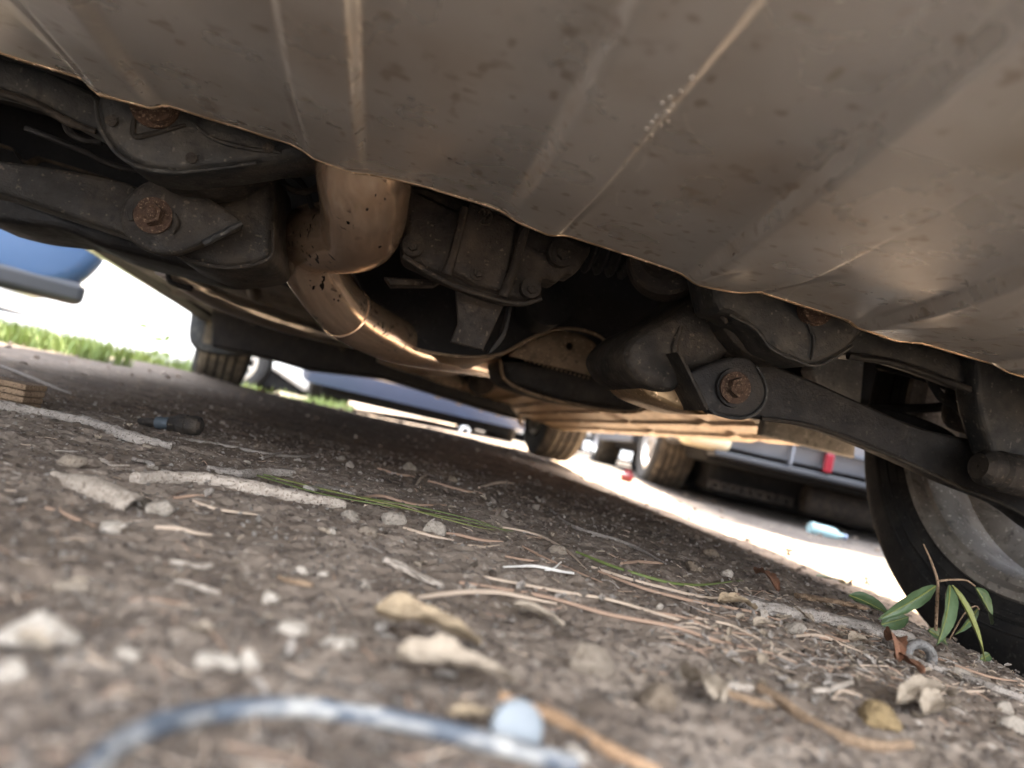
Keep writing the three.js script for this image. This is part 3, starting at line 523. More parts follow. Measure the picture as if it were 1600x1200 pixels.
  part('sill', slope(box(-0.82, -0.73, 0.296, 0.40, -3.0, -1.02, 0.008), 0.042, -1.7), M.blackDust, car);
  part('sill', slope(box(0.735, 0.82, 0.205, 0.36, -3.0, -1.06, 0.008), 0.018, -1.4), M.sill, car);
  part('sill_panel', plate([[1196, 648], [1190, 680], [1336, 716], [1340, 655]], -1.12, 0.02, 0.004, [], false), M.sill, car);
  const bounceRows = [];
  for (let j = 0; j <= 60; j++) { const z = lerp(-1.15, -2.95, j / 60), r = []; for (let i = 0; i <= 160; i++) { const x = lerp(0.20, 0.725, i / 160); let y = fy(x, z) - 0.024 - 0.018 * sstep(0.45, 0.72, x); for (const q of [0.27, 0.35, 0.43, 0.52, 0.60, 0.67]) y -= 0.006 * Math.exp(-(((x - q) / 0.008) ** 4)); if (Math.abs(((z + 20) % 0.45) - 0.2) < 0.012) y += 0.005; y += 0.002 * fbm(x * 12, z * 6, 8, 2); r.push(V(x, y, z)); } bounceRows.push(r); }
  part('bounce_lit_floor', toCreasedNormals(loft(bounceRows, false), 0.7), M.bounceMetal, car);  // floor part added to carry golden bounce light in its colour
  const res = part('resonator', sweep([at(255, 420, 1.1), at(330, 462, 1.2), at(430, 500, 1.34), at(520, 524, 1.5), at(588, 541, 1.62), at(602, 546, 1.66)], [.018, .024, .026, .026, .022, .006], 24, 8, { flat: 0.7 }), M.steel, car);
  part('strap', sweep([at(262, 425, 1.08), at(266, 440, 1.08), at(300, 452, 1.1)], [.004], 8), M.black, res);
  part('splash_guard', plate([[298, 486], [296, 535], [330, 553], [392, 552], [398, 510], [350, 490]], -3.0, 0.04, 0.01), M.greyPaint, car);
  part('engine_tray', [plate([[330, 470], [430, 505], [600, 548], [770, 590], [812, 655], [760, 640], [600, 590], [470, 575], [420, 560], [330, 540]], -2.6, 0.3, 0.01, [], false)], M.black, car);
  const em = part('engine_mount', [plate([[632, 555], [652, 552], [668, 566], [700, 574], [720, 590], [718, 606], [690, 600], [655, 585], [640, 580]], -1.9, 0.05, 0.004), plate([[748, 575], [764, 556], [778, 560], [776, 590], [764, 600]], -1.9, 0.03, 0.004)], M.tan, car);
  part('mount_bushing', [cylZ(onZ(752, 597, -1.88), 0.034, 0.05), cylZ(onZ(752, 597, -1.85), 0.012, 0.03)], M.cast, em);
  part('mount_bushing', [cylZ(onZ(655, 570, -1.88), 0.02, 0.05), cylZ(onZ(655, 570, -1.85), 0.008, 0.03)], M.cast, em);
  part('front_subframe', [slope(box(-0.5, 0.55, 0.205, 0.25, -3.3, -3.15, 0.012), 0, 0), box(-0.62, -0.49, 0.212, 0.26, -3.4, -2.9, 0.012), box(0.54, 0.65, 0.165, 0.25, -3.4, -2.9, 0.012)], M.tan, car);
  part('tow_hook', (() => { const g = new THREE.TorusGeometry(0.03, 0.008, 10, 24, 4.6), p = onZ(822, 655, -3.0); g.translate(p.x, p.y, p.z); return g; })(), M.tan, car);

  // body: one solid above the running gear, skirts with wheel arches, bumpers
  const prof2 = new THREE.Shape([[-0.06, 0.46], [-0.12, 0.75], [-0.30, 1.02], [0.05, 1.05], [0.55, 1.42], [1.9, 1.44], [2.75, 1.02], [3.7, 0.92], [4.12, 0.72], [4.16, 0.46]].map(([z, y]) => new THREE.Vector2(z, y)));
  const ext = (sh, x0, x1, bev = 0.03) => { const g = new THREE.ExtrudeGeometry(sh, { depth: x1 - x0 - 2 * bev, bevelEnabled: true, bevelSize: bev, bevelThickness: bev, bevelOffset: -bev, bevelSegments: 4, curveSegments: 24 }); g.rotateY(Math.PI / 2); g.translate(x0 + bev, 0, 0); return toCreasedNormals(g, 0.5); };
  const side = () => { const s = new THREE.Shape(); s.moveTo(-0.05, 0.36); s.lineTo(0.27, 0.24); s.absarc(0.652, 0.29, 0.37, Math.PI, 0, true); s.lineTo(1.05, 0.32); s.lineTo(2.95, 0.26); s.absarc(3.33, 0.29, 0.36, Math.PI, 0, true); s.lineTo(4.08, 0.22); s.lineTo(4.14, 0.47); s.lineTo(-0.07, 0.47); return s; };
  const shell = part('body', [ext(prof2, -0.86, 0.90), ext(side(), -0.86, -0.80, 0.008), ext(side(), 0.85, 0.905, 0.008)], M.silver, car);
  part('rear_bumper', box(-0.84, 0.88, 0.40, 0.64, 0.0, 0.13, 0.05), M.silver, car);
  part('front_bumper', box(-0.84, 0.88, 0.20, 0.50, -4.2, -4.04, 0.05), M.silver, car);
  part('trunk_floor', [box(-0.8, 0.84, 0.40, 0.455, -1.0, 0.0, 0.01), box(-0.80, 0.84, 0.25, 0.42, -1.06, -1.02, 0.01)], M.dull, car);
}

// ───────── other cars ─────────
// built along x: nose at +x; then turned and set down
function otherCar(name, label, o) {
  const fo = o.front ?? 0.88, t = thing(name, label, 'car', V(o.x, o.y ?? 0, o.z));
  t.rotation.y = o.turn ?? 0; t.updateMatrixWorld(true);
  const mw = t.matrixWorld, W = o.width ?? 1.76, L = o.length ?? 4.3, g0 = o.low ?? 0.2;
  const put = (g) => g.applyMatrix4(mw);
  const ext = (sh, w, bev) => { const g = new THREE.ExtrudeGeometry(sh, { depth: w - 2 * bev, bevelEnabled: true, bevelSize: bev, bevelThickness: bev, bevelOffset: -bev, bevelSegments: 5, curveSegments: 24 }); g.translate(0, 0, -w / 2 + bev); return toCreasedNormals(g, 0.5); };
  const s = new THREE.Shape(), hl = L / 2;
  s.moveTo(-hl + 0.05, g0 + 0.02); s.lineTo(-hl + 0.55, g0); s.absarc(-hl + 0.9, 0.3, 0.34, Math.PI, 0, true); s.lineTo(hl - fo - 0.37, g0); s.absarc(hl - fo, 0.3, 0.34, Math.PI, 0, true); s.lineTo(hl - 0.2, g0 + 0.0);
  s.quadraticCurveTo(hl - 0.02, g0 + 0.05, hl, g0 + 0.28); s.lineTo(hl - 0.03, 0.68); s.quadraticCurveTo(hl - 0.3, 0.86, hl - 1.05, 0.93); s.lineTo(-hl + 0.35, 0.98); s.quadraticCurveTo(-hl, 0.95, -hl, 0.75); s.lineTo(-hl - 0.01, 0.4);
  const c = new THREE.Shape([[hl - 1.25, 0.9], [hl - 1.95, 1.4], [-hl + 0.9, 1.42], [-hl + 0.25, 0.95]].map(([x, y]) => new THREE.Vector2(x, y)));
  part('body', put(ext(s, W, 0.07)), o.paint, t);
  part('cabin', put(ext(c, W - 0.2, 0.08)), M.glass, t);
  const roof = new THREE.Shape([[hl - 1.9, 1.395], [hl - 2.05, 1.45], [-hl + 1.0, 1.46], [-hl + 0.85, 1.4]].map(([x, y]) => new THREE.Vector2(x, y)));
  part('roof', put(ext(roof, W - 0.24, 0.02)), o.paint, t);
  part('underside', put(box(-hl + 0.2, hl - 0.2, o.under ?? g0 - 0.05, 0.5, -W / 2 + 0.14, W / 2 - 0.14, 0.03)), M.dull, t);
  for (const z of [-1, 1]) {
    part('headlight', put(box(hl - 0.16, hl - 0.02, 0.58, 0.70, z * (W / 2 - 0.28) - 0.16, z * (W / 2 - 0.28) + 0.16, 0.03)), M.chrome, t);
    part('tail_light', put(box(-hl - 0.012, -hl + 0.1, 0.66, 0.84, z * (W / 2 - 0.22) - 0.12, z * (W / 2 - 0.22) + 0.12, 0.02)), M.red, t);
    part('skirt', put(box(-hl + 1.28, hl - fo - 0.39, g0 - 0.02, g0 + 0.1, z * (W / 2) - 0.02, z * (W / 2) + 0.02, 0.01)), o.skirt ?? M.trim, t);
  }
  for (const x of [-hl + 0.9, hl - fo]) for (const z of [-1, 1]) {
    const Wh = wheelGeo(0.31, 0.2, 0.21), pl = (g) => { g = g.clone(); g.rotateX(z > 0 ? Math.PI / 2 : -Math.PI / 2); g.translate(x, 0.308, z * (W / 2 - 0.21)); return put(g); };
    const ty = part('tyre', pl(Wh.tyre), M.rubber, t);
    part('tread', pl(Wh.tread), o.tread ?? M.rubber, ty);
    part('rim', [pl(Wh.rim), ...Wh.face.map(pl)], M.steel, ty);
  }
  if (o.more) o.more(t, put, hl, W, g0);
  return t;
}
otherCar('blue_car', 'blue car nose at the left edge, above white car and weeds', { x: -3.51, z: -2.87, turn: 0.44, front: 1.6, under: 0.24, paint: M.blue, low: 0.19, skirt: M.trim,
  more: (t, put, hl, W) => { part('lower_valance', put(box(hl - 0.62, hl - 0.05, 0.185, 0.275, W / 2 - 0.16, W / 2 + 0.006, 0.03)), M.trim, t);
    part('fender_strip', put(box(hl - 0.55, hl - 0.49, 0.28, 0.55, W / 2 - 0.05, W / 2 + 0.01, 0.01)), M.steelBlue, t); } });
otherCar('white_car', 'white sunlit car flank behind the weeds at left', { x: -2.75, y: -0.14, z: -7.9, paint: M.white, low: 0.16, skirt: M.white });
otherCar('navy_car', 'dark blue car beyond the front axle, pale exhaust tip under its bumper', { x: 0.22, y: -0.06, z: -7.4, turn: Math.PI / 2, paint: M.navy, low: 0.15,
  more: (t, put, hl, W, g0) => { const g = toCreasedNormals(lathe([[0.022, 0], [0.036, 0], [0.036, 0.12], [0.022, 0.12], [0.022, 0]], 28), 0.5); g.rotateZ(Math.PI / 2); g.translate(-hl + 0.06, 0.075, 0.36); part('exhaust_tip', put(g), M.white, t); } });
otherCar('white_car', 'overexposed white car seen just right of the front right wheel', { x: 3.2, y: -0.06, z: -9.0, paint: M.white, low: 0.14, skirt: M.white });
otherCar('silver_car', 'silver car with red reflector and muffler under its rear bumper', { x: 2.47, y: -0.05, z: -4.72, turn: Math.PI / 2 - 0.19, paint: M.silver, low: 0.25, tread: M.tread,
  more: (t, put, hl, W) => {
    part('red_reflector', put(box(-hl - 0.016, -hl + 0.01, 0.255, 0.335, -0.31, -0.275, 0.006)), M.red, t);
    part('bumper_corner', put(box(-hl - 0.012, -hl + 0.16, 0.245, 0.33, -W / 2 - 0.01, -W / 2 + 0.19, 0.035)), mat({ color: lin(0.5, 0.43, 0.3), roughness: 0.5 }), t);
    part('bumper_step', put(box(-hl - 0.008, -hl + 0.05, 0.335, 0.345, -W / 2 + 0.1, W / 2 - 0.1, 0.004)), M.trim, t);
    part('bumper_lip', put(box(-hl - 0.004, -hl + 0.12, 0.222, 0.25, -W / 2 + 0.12, W / 2 - 0.12, 0.01)), M.trim, t);
    for (const z of [-0.45, -0.12, 0.3]) part('bumper_seam', put(box(-hl - 0.014, -hl + 0.02, 0.25, 0.33, z, z + 0.008, 0.002)), M.silver, t);
    { const g = new THREE.TorusGeometry(0.03, 0.007, 8, 24); g.rotateY(Math.PI / 2); g.translate(-hl + 0.12, 0.14, 0.02); part('exhaust_tip', put(g), M.white, t); }
    part('bumper_slot', put(box(-hl - 0.012, -hl + 0.02, 0.318, 0.334, -0.71, -0.56, 0.006)), M.chrome, t);
    const mf = toCreasedNormals(lathe([[0.01, 0], [0.042, 0.008], [0.052, 0.025], [0.052, 0.42], [0.042, 0.44], [0.01, 0.45]], 28), 0.5); mf.scale(1, 1, 1.3); mf.rotateX(Math.PI / 2); mf.translate(-hl + 0.3, 0.13, -0.25); part('muffler', put(mf), M.cast, t);
    const sh = new THREE.Shape([[-0.2, 0.02], [0.2, 0.02], [0.2, 0.062], [-0.2, 0.062]].map(([x, y]) => new THREE.Vector2(x, y)));
    for (let k = 0; k < 9; k++) { const h = new THREE.Path(); h.absarc(-0.17 + k * 0.042, 0.041, 0.009, 0, 7, true); sh.holes.push(h); }
    const g = new THREE.ExtrudeGeometry(sh, { depth: 0.02, bevelEnabled: false }); g.rotateY(-Math.PI / 2); g.translate(-hl + 0.4, 0.06, -0.45); part('perforated_bar', put(g), M.cast, t);
    part('rear_axle', put(box(-hl + 0.8, -hl + 0.95, 0.12, 0.26, -0.7, 0.7, 0.03)), M.dull, t);
    part('fuel_tank', put(box(-hl + 0.5, hl - 1.4, 0.05, 0.3, -0.62, 0.62, 0.05)), M.dull, t);
  } });

otherCar('sky_blocker_car', 'unseen dark car added at the left to hold back skylight', { x: -2.6, y: 0, z: 0.55, turn: Math.PI / 2, paint: M.navy, low: 0.17, skirt: M.trim });  // added out of view to keep side skylight from the ground
otherCar('sky_blocker_car', 'added dark car out of view at the right, keeps skylight off the ground', { x: 2.40, y: -0.03, z: 0.3, turn: Math.PI / 2, paint: M.navy, low: 0.17, skirt: M.trim });  // matching added car, also unseen, shading from the other side

// ───────── stones, sticks, needles, leaves ─────────
function rock(p, w, h, d, k, turn) {
  const g = mergeVertices(new THREE.IcosahedronGeometry(1, 4).deleteAttribute('uv').deleteAttribute('normal'), 1e-4), q = g.attributes.position, a = V();
  const cuts = []; for (let i = 0; i < 7; i++) cuts.push([V(ns(k * 3.1, i * 1.7), ns(k * 2.3, i * 2.9 + 7), ns(k * 1.1, i * 4.1 + 3)).normalize(), 0.56 + 0.25 * Math.abs(ns(i * 2.2, k))]);
  for (let i = 0; i < q.count; i++) {
    a.fromBufferAttribute(q, i);
    for (const [n, o] of cuts) { const e = a.dot(n) - o; if (e > 0) a.addScaledVector(n, -e * 0.85); }
    a.multiplyScalar(1 + 0.16 * ns(a.x * 1.6 + k * 9, a.y * 1.6, a.z * 1.6) + 0.05 * ns(a.x * 6 + k, a.y * 6, a.z * 6));
    q.setXYZ(i, a.x, a.y, a.z);
  }
  g.computeVertexNormals();
  g.scale(w / 2, h / 2, d / 2); g.rotateY(turn ?? k * 1.3); g.rotateZ(0.2 * ns(k, 4)); g.translate(p.x, p.y + h * 0.16, p.z);
  return g;
}
const px2m = (p, n) => n / FPX * depthOf(p);
[ // x, y of the base, width, height, tone, label
  [55, 1005, 120, 78, 2, 'large blurred white stone at the left edge near the blue hoop'],
  [10, 1062, 60, 50, 2, 'white stone in the lower left edge below the largest white one'],
  [200, 1030, 44, 30, 2, 'blurred pale stone right of the largest white stone'],
  [338, 1040, 70, 36, 2, 'pale flat stone of a touching pair at lower left'],
  [385, 1045, 46, 48, 2, 'rounder pale stone on the right of the touching pair'],
  [422, 940, 34, 28, 2, 'single white pebble below the long grey stick'],
  [112, 728, 48, 26, 1, 'grey brown stone between the two grey sticks at left'],
  [247, 802, 44, 32, 0, 'grey stone touching the lower end of the curled bark'],
  [175, 830, 50, 26, 2, 'pale stone below the curled bark strip'],
  [112, 920, 54, 24, 1, 'dust covered tan stone left of the single white pebble'],
  [548, 812, 36, 22, 0, 'small pale stone at the end of the grey stick'],
  [614, 824, 42, 28, 0, 'grey stone in front of the green grass blades, middle of three'],
  [677, 832, 40, 34, 0, 'angular grey stone resting against the green grass blades'],
  [573, 836, 34, 22, 1, 'brownish stone half sunk below the pale one by the stick'],
  [637, 736, 26, 22, 1, 'brown pebble standing in the deep shade under the car'],
  [708, 754, 24, 18, 3, 'dark pebble in the shade right of the brown one'],
  [872, 866, 34, 22, 1, 'grey brown stone right of the grass blade tips'],
  [515, 834, 20, 14, 2, 'tiny white pebble below the stick end'],
  [470, 896, 26, 18, 2, 'whitish pebble left of the pale grey wood chip'],
  [505, 898, 18, 14, 2, 'small round white pebble beside the whitish one'],
  [570, 918, 26, 18, 0, 'pale pebble before the grey wood chip'],
  [462, 988, 60, 30, 2, 'bright broken stone left of the tan curled leaf'],
  [530, 1008, 70, 34, 2, 'bright stone touching the left edge of the tan leaf'],
  [690, 976, 40, 22, 1, 'dull stone lying behind the tan leaf tip'],
  [735, 926, 28, 18, 0, 'grey pebble under the long pine needles'],
  [815, 954, 36, 24, 1, 'sandy stone below the bundle of long needles'],
  [918, 1050, 88, 62, 1, 'large rounded dirt covered stone right of the curled leaves'],
  [1026, 1100, 76, 56, 3, 'brown banded stone at lower middle right'],
  [895, 1190, 54, 36, 2, 'white pebble beside the orange stick at the bottom'],
  [1580, 1140, 60, 40, 0, 'grey stone at the lower right edge'],
  [1570, 1112, 36, 22, 0, 'small stone above the grey one at the right edge'],
  [1110, 868, 26, 20, 3, 'dark earthy stone on the shadow line before the sun strip'],
  [1082, 892, 30, 24, 3, 'dark earthy stone among the needles right of centre'],
  [1190, 966, 22, 28, 2, 'white chip standing among the bark pieces right of centre'],
  [1135, 900, 22, 16, 2, 'flat white chip behind the bark pieces'],
  [1030, 953, 14, 12, 2, 'tiny greenish white chip between two needles'],
  [1240, 985, 44, 24, 0, 'grey stone lying against the bark log'],
  [1285, 968, 34, 22, 1, 'small grey stone behind the bark log'],
  [1335, 1008, 38, 24, 0, 'grey stone between the bark log and the half ring'],
  [1500, 1060, 40, 24, 0, 'grey stone right of the half ring below the green leaves'],
  [230, 700, 22, 10, 1, 'flat pebble beside the end of the upper grey stick'],
  [240, 735, 20, 12, 0, 'small pebble above the lower grey stick'],
  [310, 672, 12, 8, 2, 'tiny pale pebble under the old bolt'],
  [385, 722, 14, 9, 0, 'tiny pebble behind the lower grey stick'],
].forEach(([x, y, w, h, k, label], i) => { const p = ground(x, y); whole('stone', rock(p, px2m(p, w), px2m(p, h) * 1.0, px2m(p, w) * (0.75 + 0.3 * ns(i, 2)), i + 1, 0.6 * ns(i * 1.7, 8)), M.stone[k], label, 'stone'); });

// a long thing lying on the ground along points of the photograph
function lie(pts, r, lift = 0.7) {
  const q = pts.map(([x, y, up = 0]) => { const p = ground(x, y); p.y += r * lift + up; return p; });
  // straight stiff things ride on the highest crumbs beneath them
  const c = new THREE.CatmullRomCurve3(q, false, 'centripetal'), n = Math.max(8, q.length * 3), s = c.getPoints(n), h = s.map((p) => terrain(p.x, p.z));
  const m = h.map((_, i) => { let a = -9; for (let k = -2; k <= 2; k++) a = Math.max(a, h[clamp(i + k, 0, n)] - 0.0006 * Math.abs(k)); return a; });
  s.forEach((p, i) => { let a = 0; for (let k = -2; k <= 2; k++) a += m[clamp(i + k, 0, n)] / 5; p.y = a + r * lift; });
  return s;
}
function stick(name, pts, wpx, m, label, category, o = {}) {
  const q = lie(pts, 0), mid = q[Math.floor(q.length / 2)], r = px2m(mid, wpx) / 2;
  q.forEach((p) => { p.y += r * 0.45; });
  return whole(name, sweep(q, o.taper ?? [r * 0.95, r * 1.08, r, r * 1.05, r * 0.8], o.seg ?? 12, o.per ?? 4, { wob: o.wob ?? 0.3, freq: o.freq ?? 90, flat: o.flat }), m, label, category);
}
stick('stick', [[-40, 634], [0, 640], [60, 650], [140, 668], [215, 691], [266, 703]], 17, M.bark, 'long grey stick crossing the left edge behind the curled bark', 'stick');
stick('stick', [[210, 752], [270, 754], [330, 760], [400, 773], [470, 785], [536, 796]], 22, M.barkPale, 'thick pale grey stick left of the three grey stones', 'stick');
stick('stick', [[322, 737], [370, 741], [420, 742], [458, 742]], 14, M.bark, 'short knotty grey twig behind the thick pale stick', 'stick');
stick('stick', [[1380, 1006], [1440, 1044], [1500, 1062], [1560, 1082], [1640, 1108]], 13, M.bark, 'thin grey stick running to the right edge below the leaves', 'stick');
stick('stick', [[780, 1092], [860, 1130], [940, 1170], [1030, 1215]], 20, M.orangeStick, 'orange brown stick leaving the bottom edge beside the pale plastic disc', 'stick');
stick('stick', [[1185, 1080], [1230, 1105], [1290, 1140], [1370, 1165], [1420, 1172]], 18, M.barkBrown, 'blurred brown twig near the bottom at lower right', 'stick');
stick('stick', [[1110, 1078], [1150, 1090], [1210, 1110]], 14, M.barkBrown, 'short reddish twig touching the blurred brown twig', 'stick');
stick('bark_log', [[1150, 950], [1220, 958], [1290, 972], [1360, 990], [1420, 1004]], 28, M.bark, 'rough grey bark log lying before the green leaves', 'bark', { wob: 0.6, flat: 0.6 });
stick('bark_log', [[1245, 935], [1290, 945], [1350, 958]], 16, M.barkBrown, 'flat brown bark strip behind the grey bark log', 'bark', { wob: 0.6, flat: 0.5 });
stick('wood_chip', [[600, 890], [640, 900], [690, 920]], 22, M.barkPale, 'pale grey wood chip below the green blades', 'wood chip', { wob: 0.5, flat: 0.5 });
stick('wood_chip', [[480, 772], [520, 770], [552, 778]], 20, M.bark, 'grey bark flake behind the green blades', 'wood chip', { wob: 0.5, flat: 0.4 });
stick('wood_chip', [[155, 727], [180, 726], [200, 730]], 9, M.barkPale, 'thin pale chip above the thick pale stick', 'wood chip', { flat: 0.5 });
stick('wood_chip', [[205, 722], [222, 726], [236, 730]], 12, M.bark, 'grey curled chip next to the thin pale chip', 'wood chip', { flat: 0.5 });
stick('wood_chip', [[265, 884], [300, 888], [330, 886]], 14, M.barkPale, 'pale splinter left of the single white pebble', 'wood chip', { flat: 0.6 });
stick('wood_chip', [[275, 912], [310, 920], [345, 922]], 14, M.barkPale, 'second pale splinter just below the first at left', 'wood chip', { flat: 0.6 });
stick('wood_chip', [[435, 905], [460, 914], [485, 928]], 9, M.barkBrown, 'dark splinter right of the single white pebble', 'wood chip');
stick('wood_chip', [[1270, 1078], [1300, 1076], [1330, 1070]], 10, M.barkPale, 'pale curved splinter above the brown wood stump', 'wood chip');
stick('wood_chip', [[1130, 1068], [1160, 1076], [1185, 1082]], 12, M.barkPale, 'pale splinter behind the blurred brown twig', 'wood chip');
{ // curled bark strip: an open half tube
  const a = ground(84, 742), b = ground(218, 798), rows = [];
  for (let i = 0; i <= 24; i++) { const t = i / 24, c = a.clone().lerp(b, t), r = px2m(c, lerp(8, 26, sstep(0, 0.5, t)) * (1 + 0.12 * ns(t * 6, 3))), ax = b.clone().sub(a).normalize(), sd = V(0, 1, 0).cross(ax).normalize(), row = [];
    for (let k = 0; k <= 20; k++) { const an = lerp(-0.4, Math.PI * 1.05, k / 20), q = r * (1 + 0.1 * ns(t * 9, k * 0.4)) ; row.push(c.clone().addScaledVector(sd, Math.cos(an) * q).add(V(0, Math.sin(an) * q * 0.8 + 0.0005, 0))); }
    rows.push(row); }
  const inner = rows.map((r) => r.map((p, k) => p.clone().add(V(0, -0.0011, 0))));
  whole('bark_strip', [loft(rows, false), loft(inner, true)], mat({ map: barkMap, color: lin(1.1, 1.05, 0.98), bumpMap: stoneBump, bumpScale: 0.0012, roughness: 1, side: THREE.DoubleSide }), 'curled hollow strip of grey bark at left, below the long stick', 'bark');
}
{ const p = ground(15, 633), r = []; for (let k = 0; k < 4; k++) { const w = px2m(p, 80), g = box(-w, w * 0.42, px2m(p, 10) * k, px2m(p, 10) * (k + 0.9), -w * 0.3 - k * 0.0006, w * 0.3 + k * 0.0007, 0.0012); g.rotateY(-0.15); g.translate(p.x, p.y, p.z); r.push(g); }
  whole('wood_block', r, M.barkBrown, 'layered brown block of bark at the left edge above the long stick', 'bark'); }
{ const p = ground(1370, 1132), w = px2m(p, 70), g = rock(p, w, w * 0.75, w, 77, 0.3); whole('wood_stump', g, mat({ map: barkMap, color: lin(0.75, 0.6, 0.34), bumpMap: stoneBump, bumpScale: 0.002, roughness: 1 }), 'yellow brown broken wood lump before the pale leaf at lower right', 'wood chip'); }

// pine needles
function needle(pts, wpx, m, label, group) { const q = lie(pts, 0), r = Math.max(0.0004, px2m(q[Math.floor(q.length / 2)], wpx) / 2); q.forEach((p, i) => { p.y += r * 0.6; }); return whole('pine_needle', sweep(q, [r * 0.8, r, r, r * 0.9, r * 0.35], 6, 3), m, label, 'pine needle', group); }
needle([[720, 902], [860, 938], [960, 966], [1060, 985], [1130, 1004], [1206, 1023]], 6, M.needle, 'longest pine needle, lower of the parallel pair below the white twig');
needle([[735, 898], [850, 924], [960, 948], [1050, 972], [1120, 990]], 5, M.needlePale, 'upper needle of the long parallel pair below the white twig');
needle([[655, 937], [720, 934], [790, 938], [870, 944]], 8, M.needlePale, 'thick pale needle left of the long parallel pair');
needle([[925, 884], [985, 906], [1050, 925], [1110, 934], [1160, 932]], 5, M.needlePale, 'bent pale needle right of centre, above the longest pair');
needle([[935, 892], [1000, 920], [1080, 945], [1180, 962], [1230, 975]], 5, M.needle, 'long brown needle running toward the bark log');
needle([[900, 864], [970, 892], [1050, 908], [1160, 908]], 5, M.needleGreen, 'olive green needle curving right of centre');
needle([[970, 884], [1010, 878], [1040, 882]], 5, M.needle, 'short reddish needle crossing the olive green one');
needle([[1020, 958], [1060, 968], [1110, 984], [1180, 998]], 4, M.needle, 'thin red brown needle above the end of the longest one');
needle([[1085, 970], [1140, 982], [1190, 1000]], 4, M.needlePale, 'short pale needle near the end of the longest one');
needle([[1170, 966], [1230, 984], [1290, 998], [1380, 1010]], 5, M.needle, 'brown needle along the front of the bark log');
needle([[1240, 996], [1290, 1000], [1320, 1012], [1380, 1030]], 5, M.needlePale, 'pale forked needle before the bark log');
needle([[630, 826], [660, 836], [710, 842]], 5, M.needlePale, 'pale needle in front of the middle grey stone');
needle([[695, 834], [740, 842], [785, 852]], 5, M.needle, 'needle starting at the angular grey stone');
needle([[730, 858], [755, 857], [780, 852]], 4, M.needlePale, 'short pale needle before the angular grey stone');
needle([[550, 784], [600, 780], [650, 788], [698, 792]], 5, M.needle, 'bent reddish needle behind the green blades');
needle([[570, 790], [620, 792], [670, 806]], 4, M.needlePale, 'thin needle touching the green blades');
needle([[780, 826], [830, 836], [880, 856], [915, 890]], 4, M.needlePale, 'curved thin needle right of the blade tips');
needle([[590, 732], [620, 740], [648, 746]], 4, M.needle, 'brown needle in the shade beside the brown pebble');
needle([[668, 755], [710, 765], [756, 773]], 4, M.needle, 'brown needle in the shade below the dark pebble');
needle([[748, 764], [780, 758], [802, 757]], 4, M.needlePale, 'pale needle in the shade right of the dark pebble');
needle([[650, 760], [658, 748], [668, 740]], 4, M.needlePale, 'short upright needle beside the dark pebble');
needle([[815, 860], [860, 876], [940, 914]], 4, M.needle, 'brown needle above the white twig');
needle([[790, 868], [820, 876], [860, 880]], 4, M.needle, 'short brown needle above the left end of the white twig');
needle([[1400, 1000], [1460, 1030], [1540, 1056], [1600, 1070]], 4, M.needle, 'thin brown needle right of the half ring');
needle([[270, 684], [350, 696], [420, 712], [470, 716], [500, 710]], 5, M.bark, 'long thin straw right of the old bolt');
needle([[0, 575], [60, 598], [110, 618]], 5, M.bark, 'thin straw above the layered bark block');
needle([[410, 718], [440, 712], [470, 706]], 4, M.bark, 'short straw in the shade above the knotty twig');
needle([[860, 800], [900, 826], [980, 856], [1040, 884]], 6, M.bark, 'dark grey twig in the shadow above the olive needle');
needle([[70, 800], [110, 812], [150, 822]], 5, M.needle, 'reddish needle left of the stone below the bark strip');
needle([[240, 830], [290, 834], [330, 838]], 6, M.needlePale, 'tan needle below the grey stone at left');
needle([[300, 788], [340, 798], [410, 806]], 5, M.needlePale, 'tan needle in front of the thick pale stick');
needle([[270, 782], [300, 776], [330, 778]], 5, M.needle, 'short reddish needle under the thick pale stick');
needle([[1300, 1092], [1320, 1080], [1372, 1098]], 5, M.needlePale, 'bent needle behind the yellow brown wood lump');
needle([[1440, 1080], [1480, 1084], [1550, 1082]], 5, M.needlePale, 'pale needle at right behind the grey stones');
{ // white forked twig
  const q = lie([[786, 891], [830, 893], [866, 898], [894, 909]], 0.001), f = lie([[850, 898], [862, 896], [874, 892]], 0.001), r = px2m(q[1], 5) / 2;
  [...q, ...f].forEach((p) => { p.y += 0.0015; });
  whole('white_twig', [sweep(q, [r * 0.6, r, r, r * 0.7], 8), sweep(f, [r * 0.8, r * 0.5], 8)], M.whiteTwig, 'small white forked twig above the long pine needles', 'twig'); }
// green grass blades
[[[400, 752], [500, 776], [600, 797], [700, 818], [800, 838]], [[410, 750], [520, 776], [640, 800], [740, 822], [790, 842]], [[430, 758], [540, 784], [620, 800], [720, 830], [770, 838]]].forEach((pts, i) => {
  const q = lie(pts, 0.001), r = px2m(q[2], 4.2) / 2; q.forEach((p) => { p.y += 0.002 + i * 0.0008; });
  whole('grass_blade', sweep(q, [r, r, r, r * 0.9, r * 0.4], 6, 8, { flat: 0.6 }), i === 2 ? M.greenYellow : M.needleGreen, ['green grass blade reaching farthest right, behind the three grey stones', 'middle green grass blade of the bundle on the thick stick', 'yellow green blade at the front of the bundle'][i], 'grass blade'); });

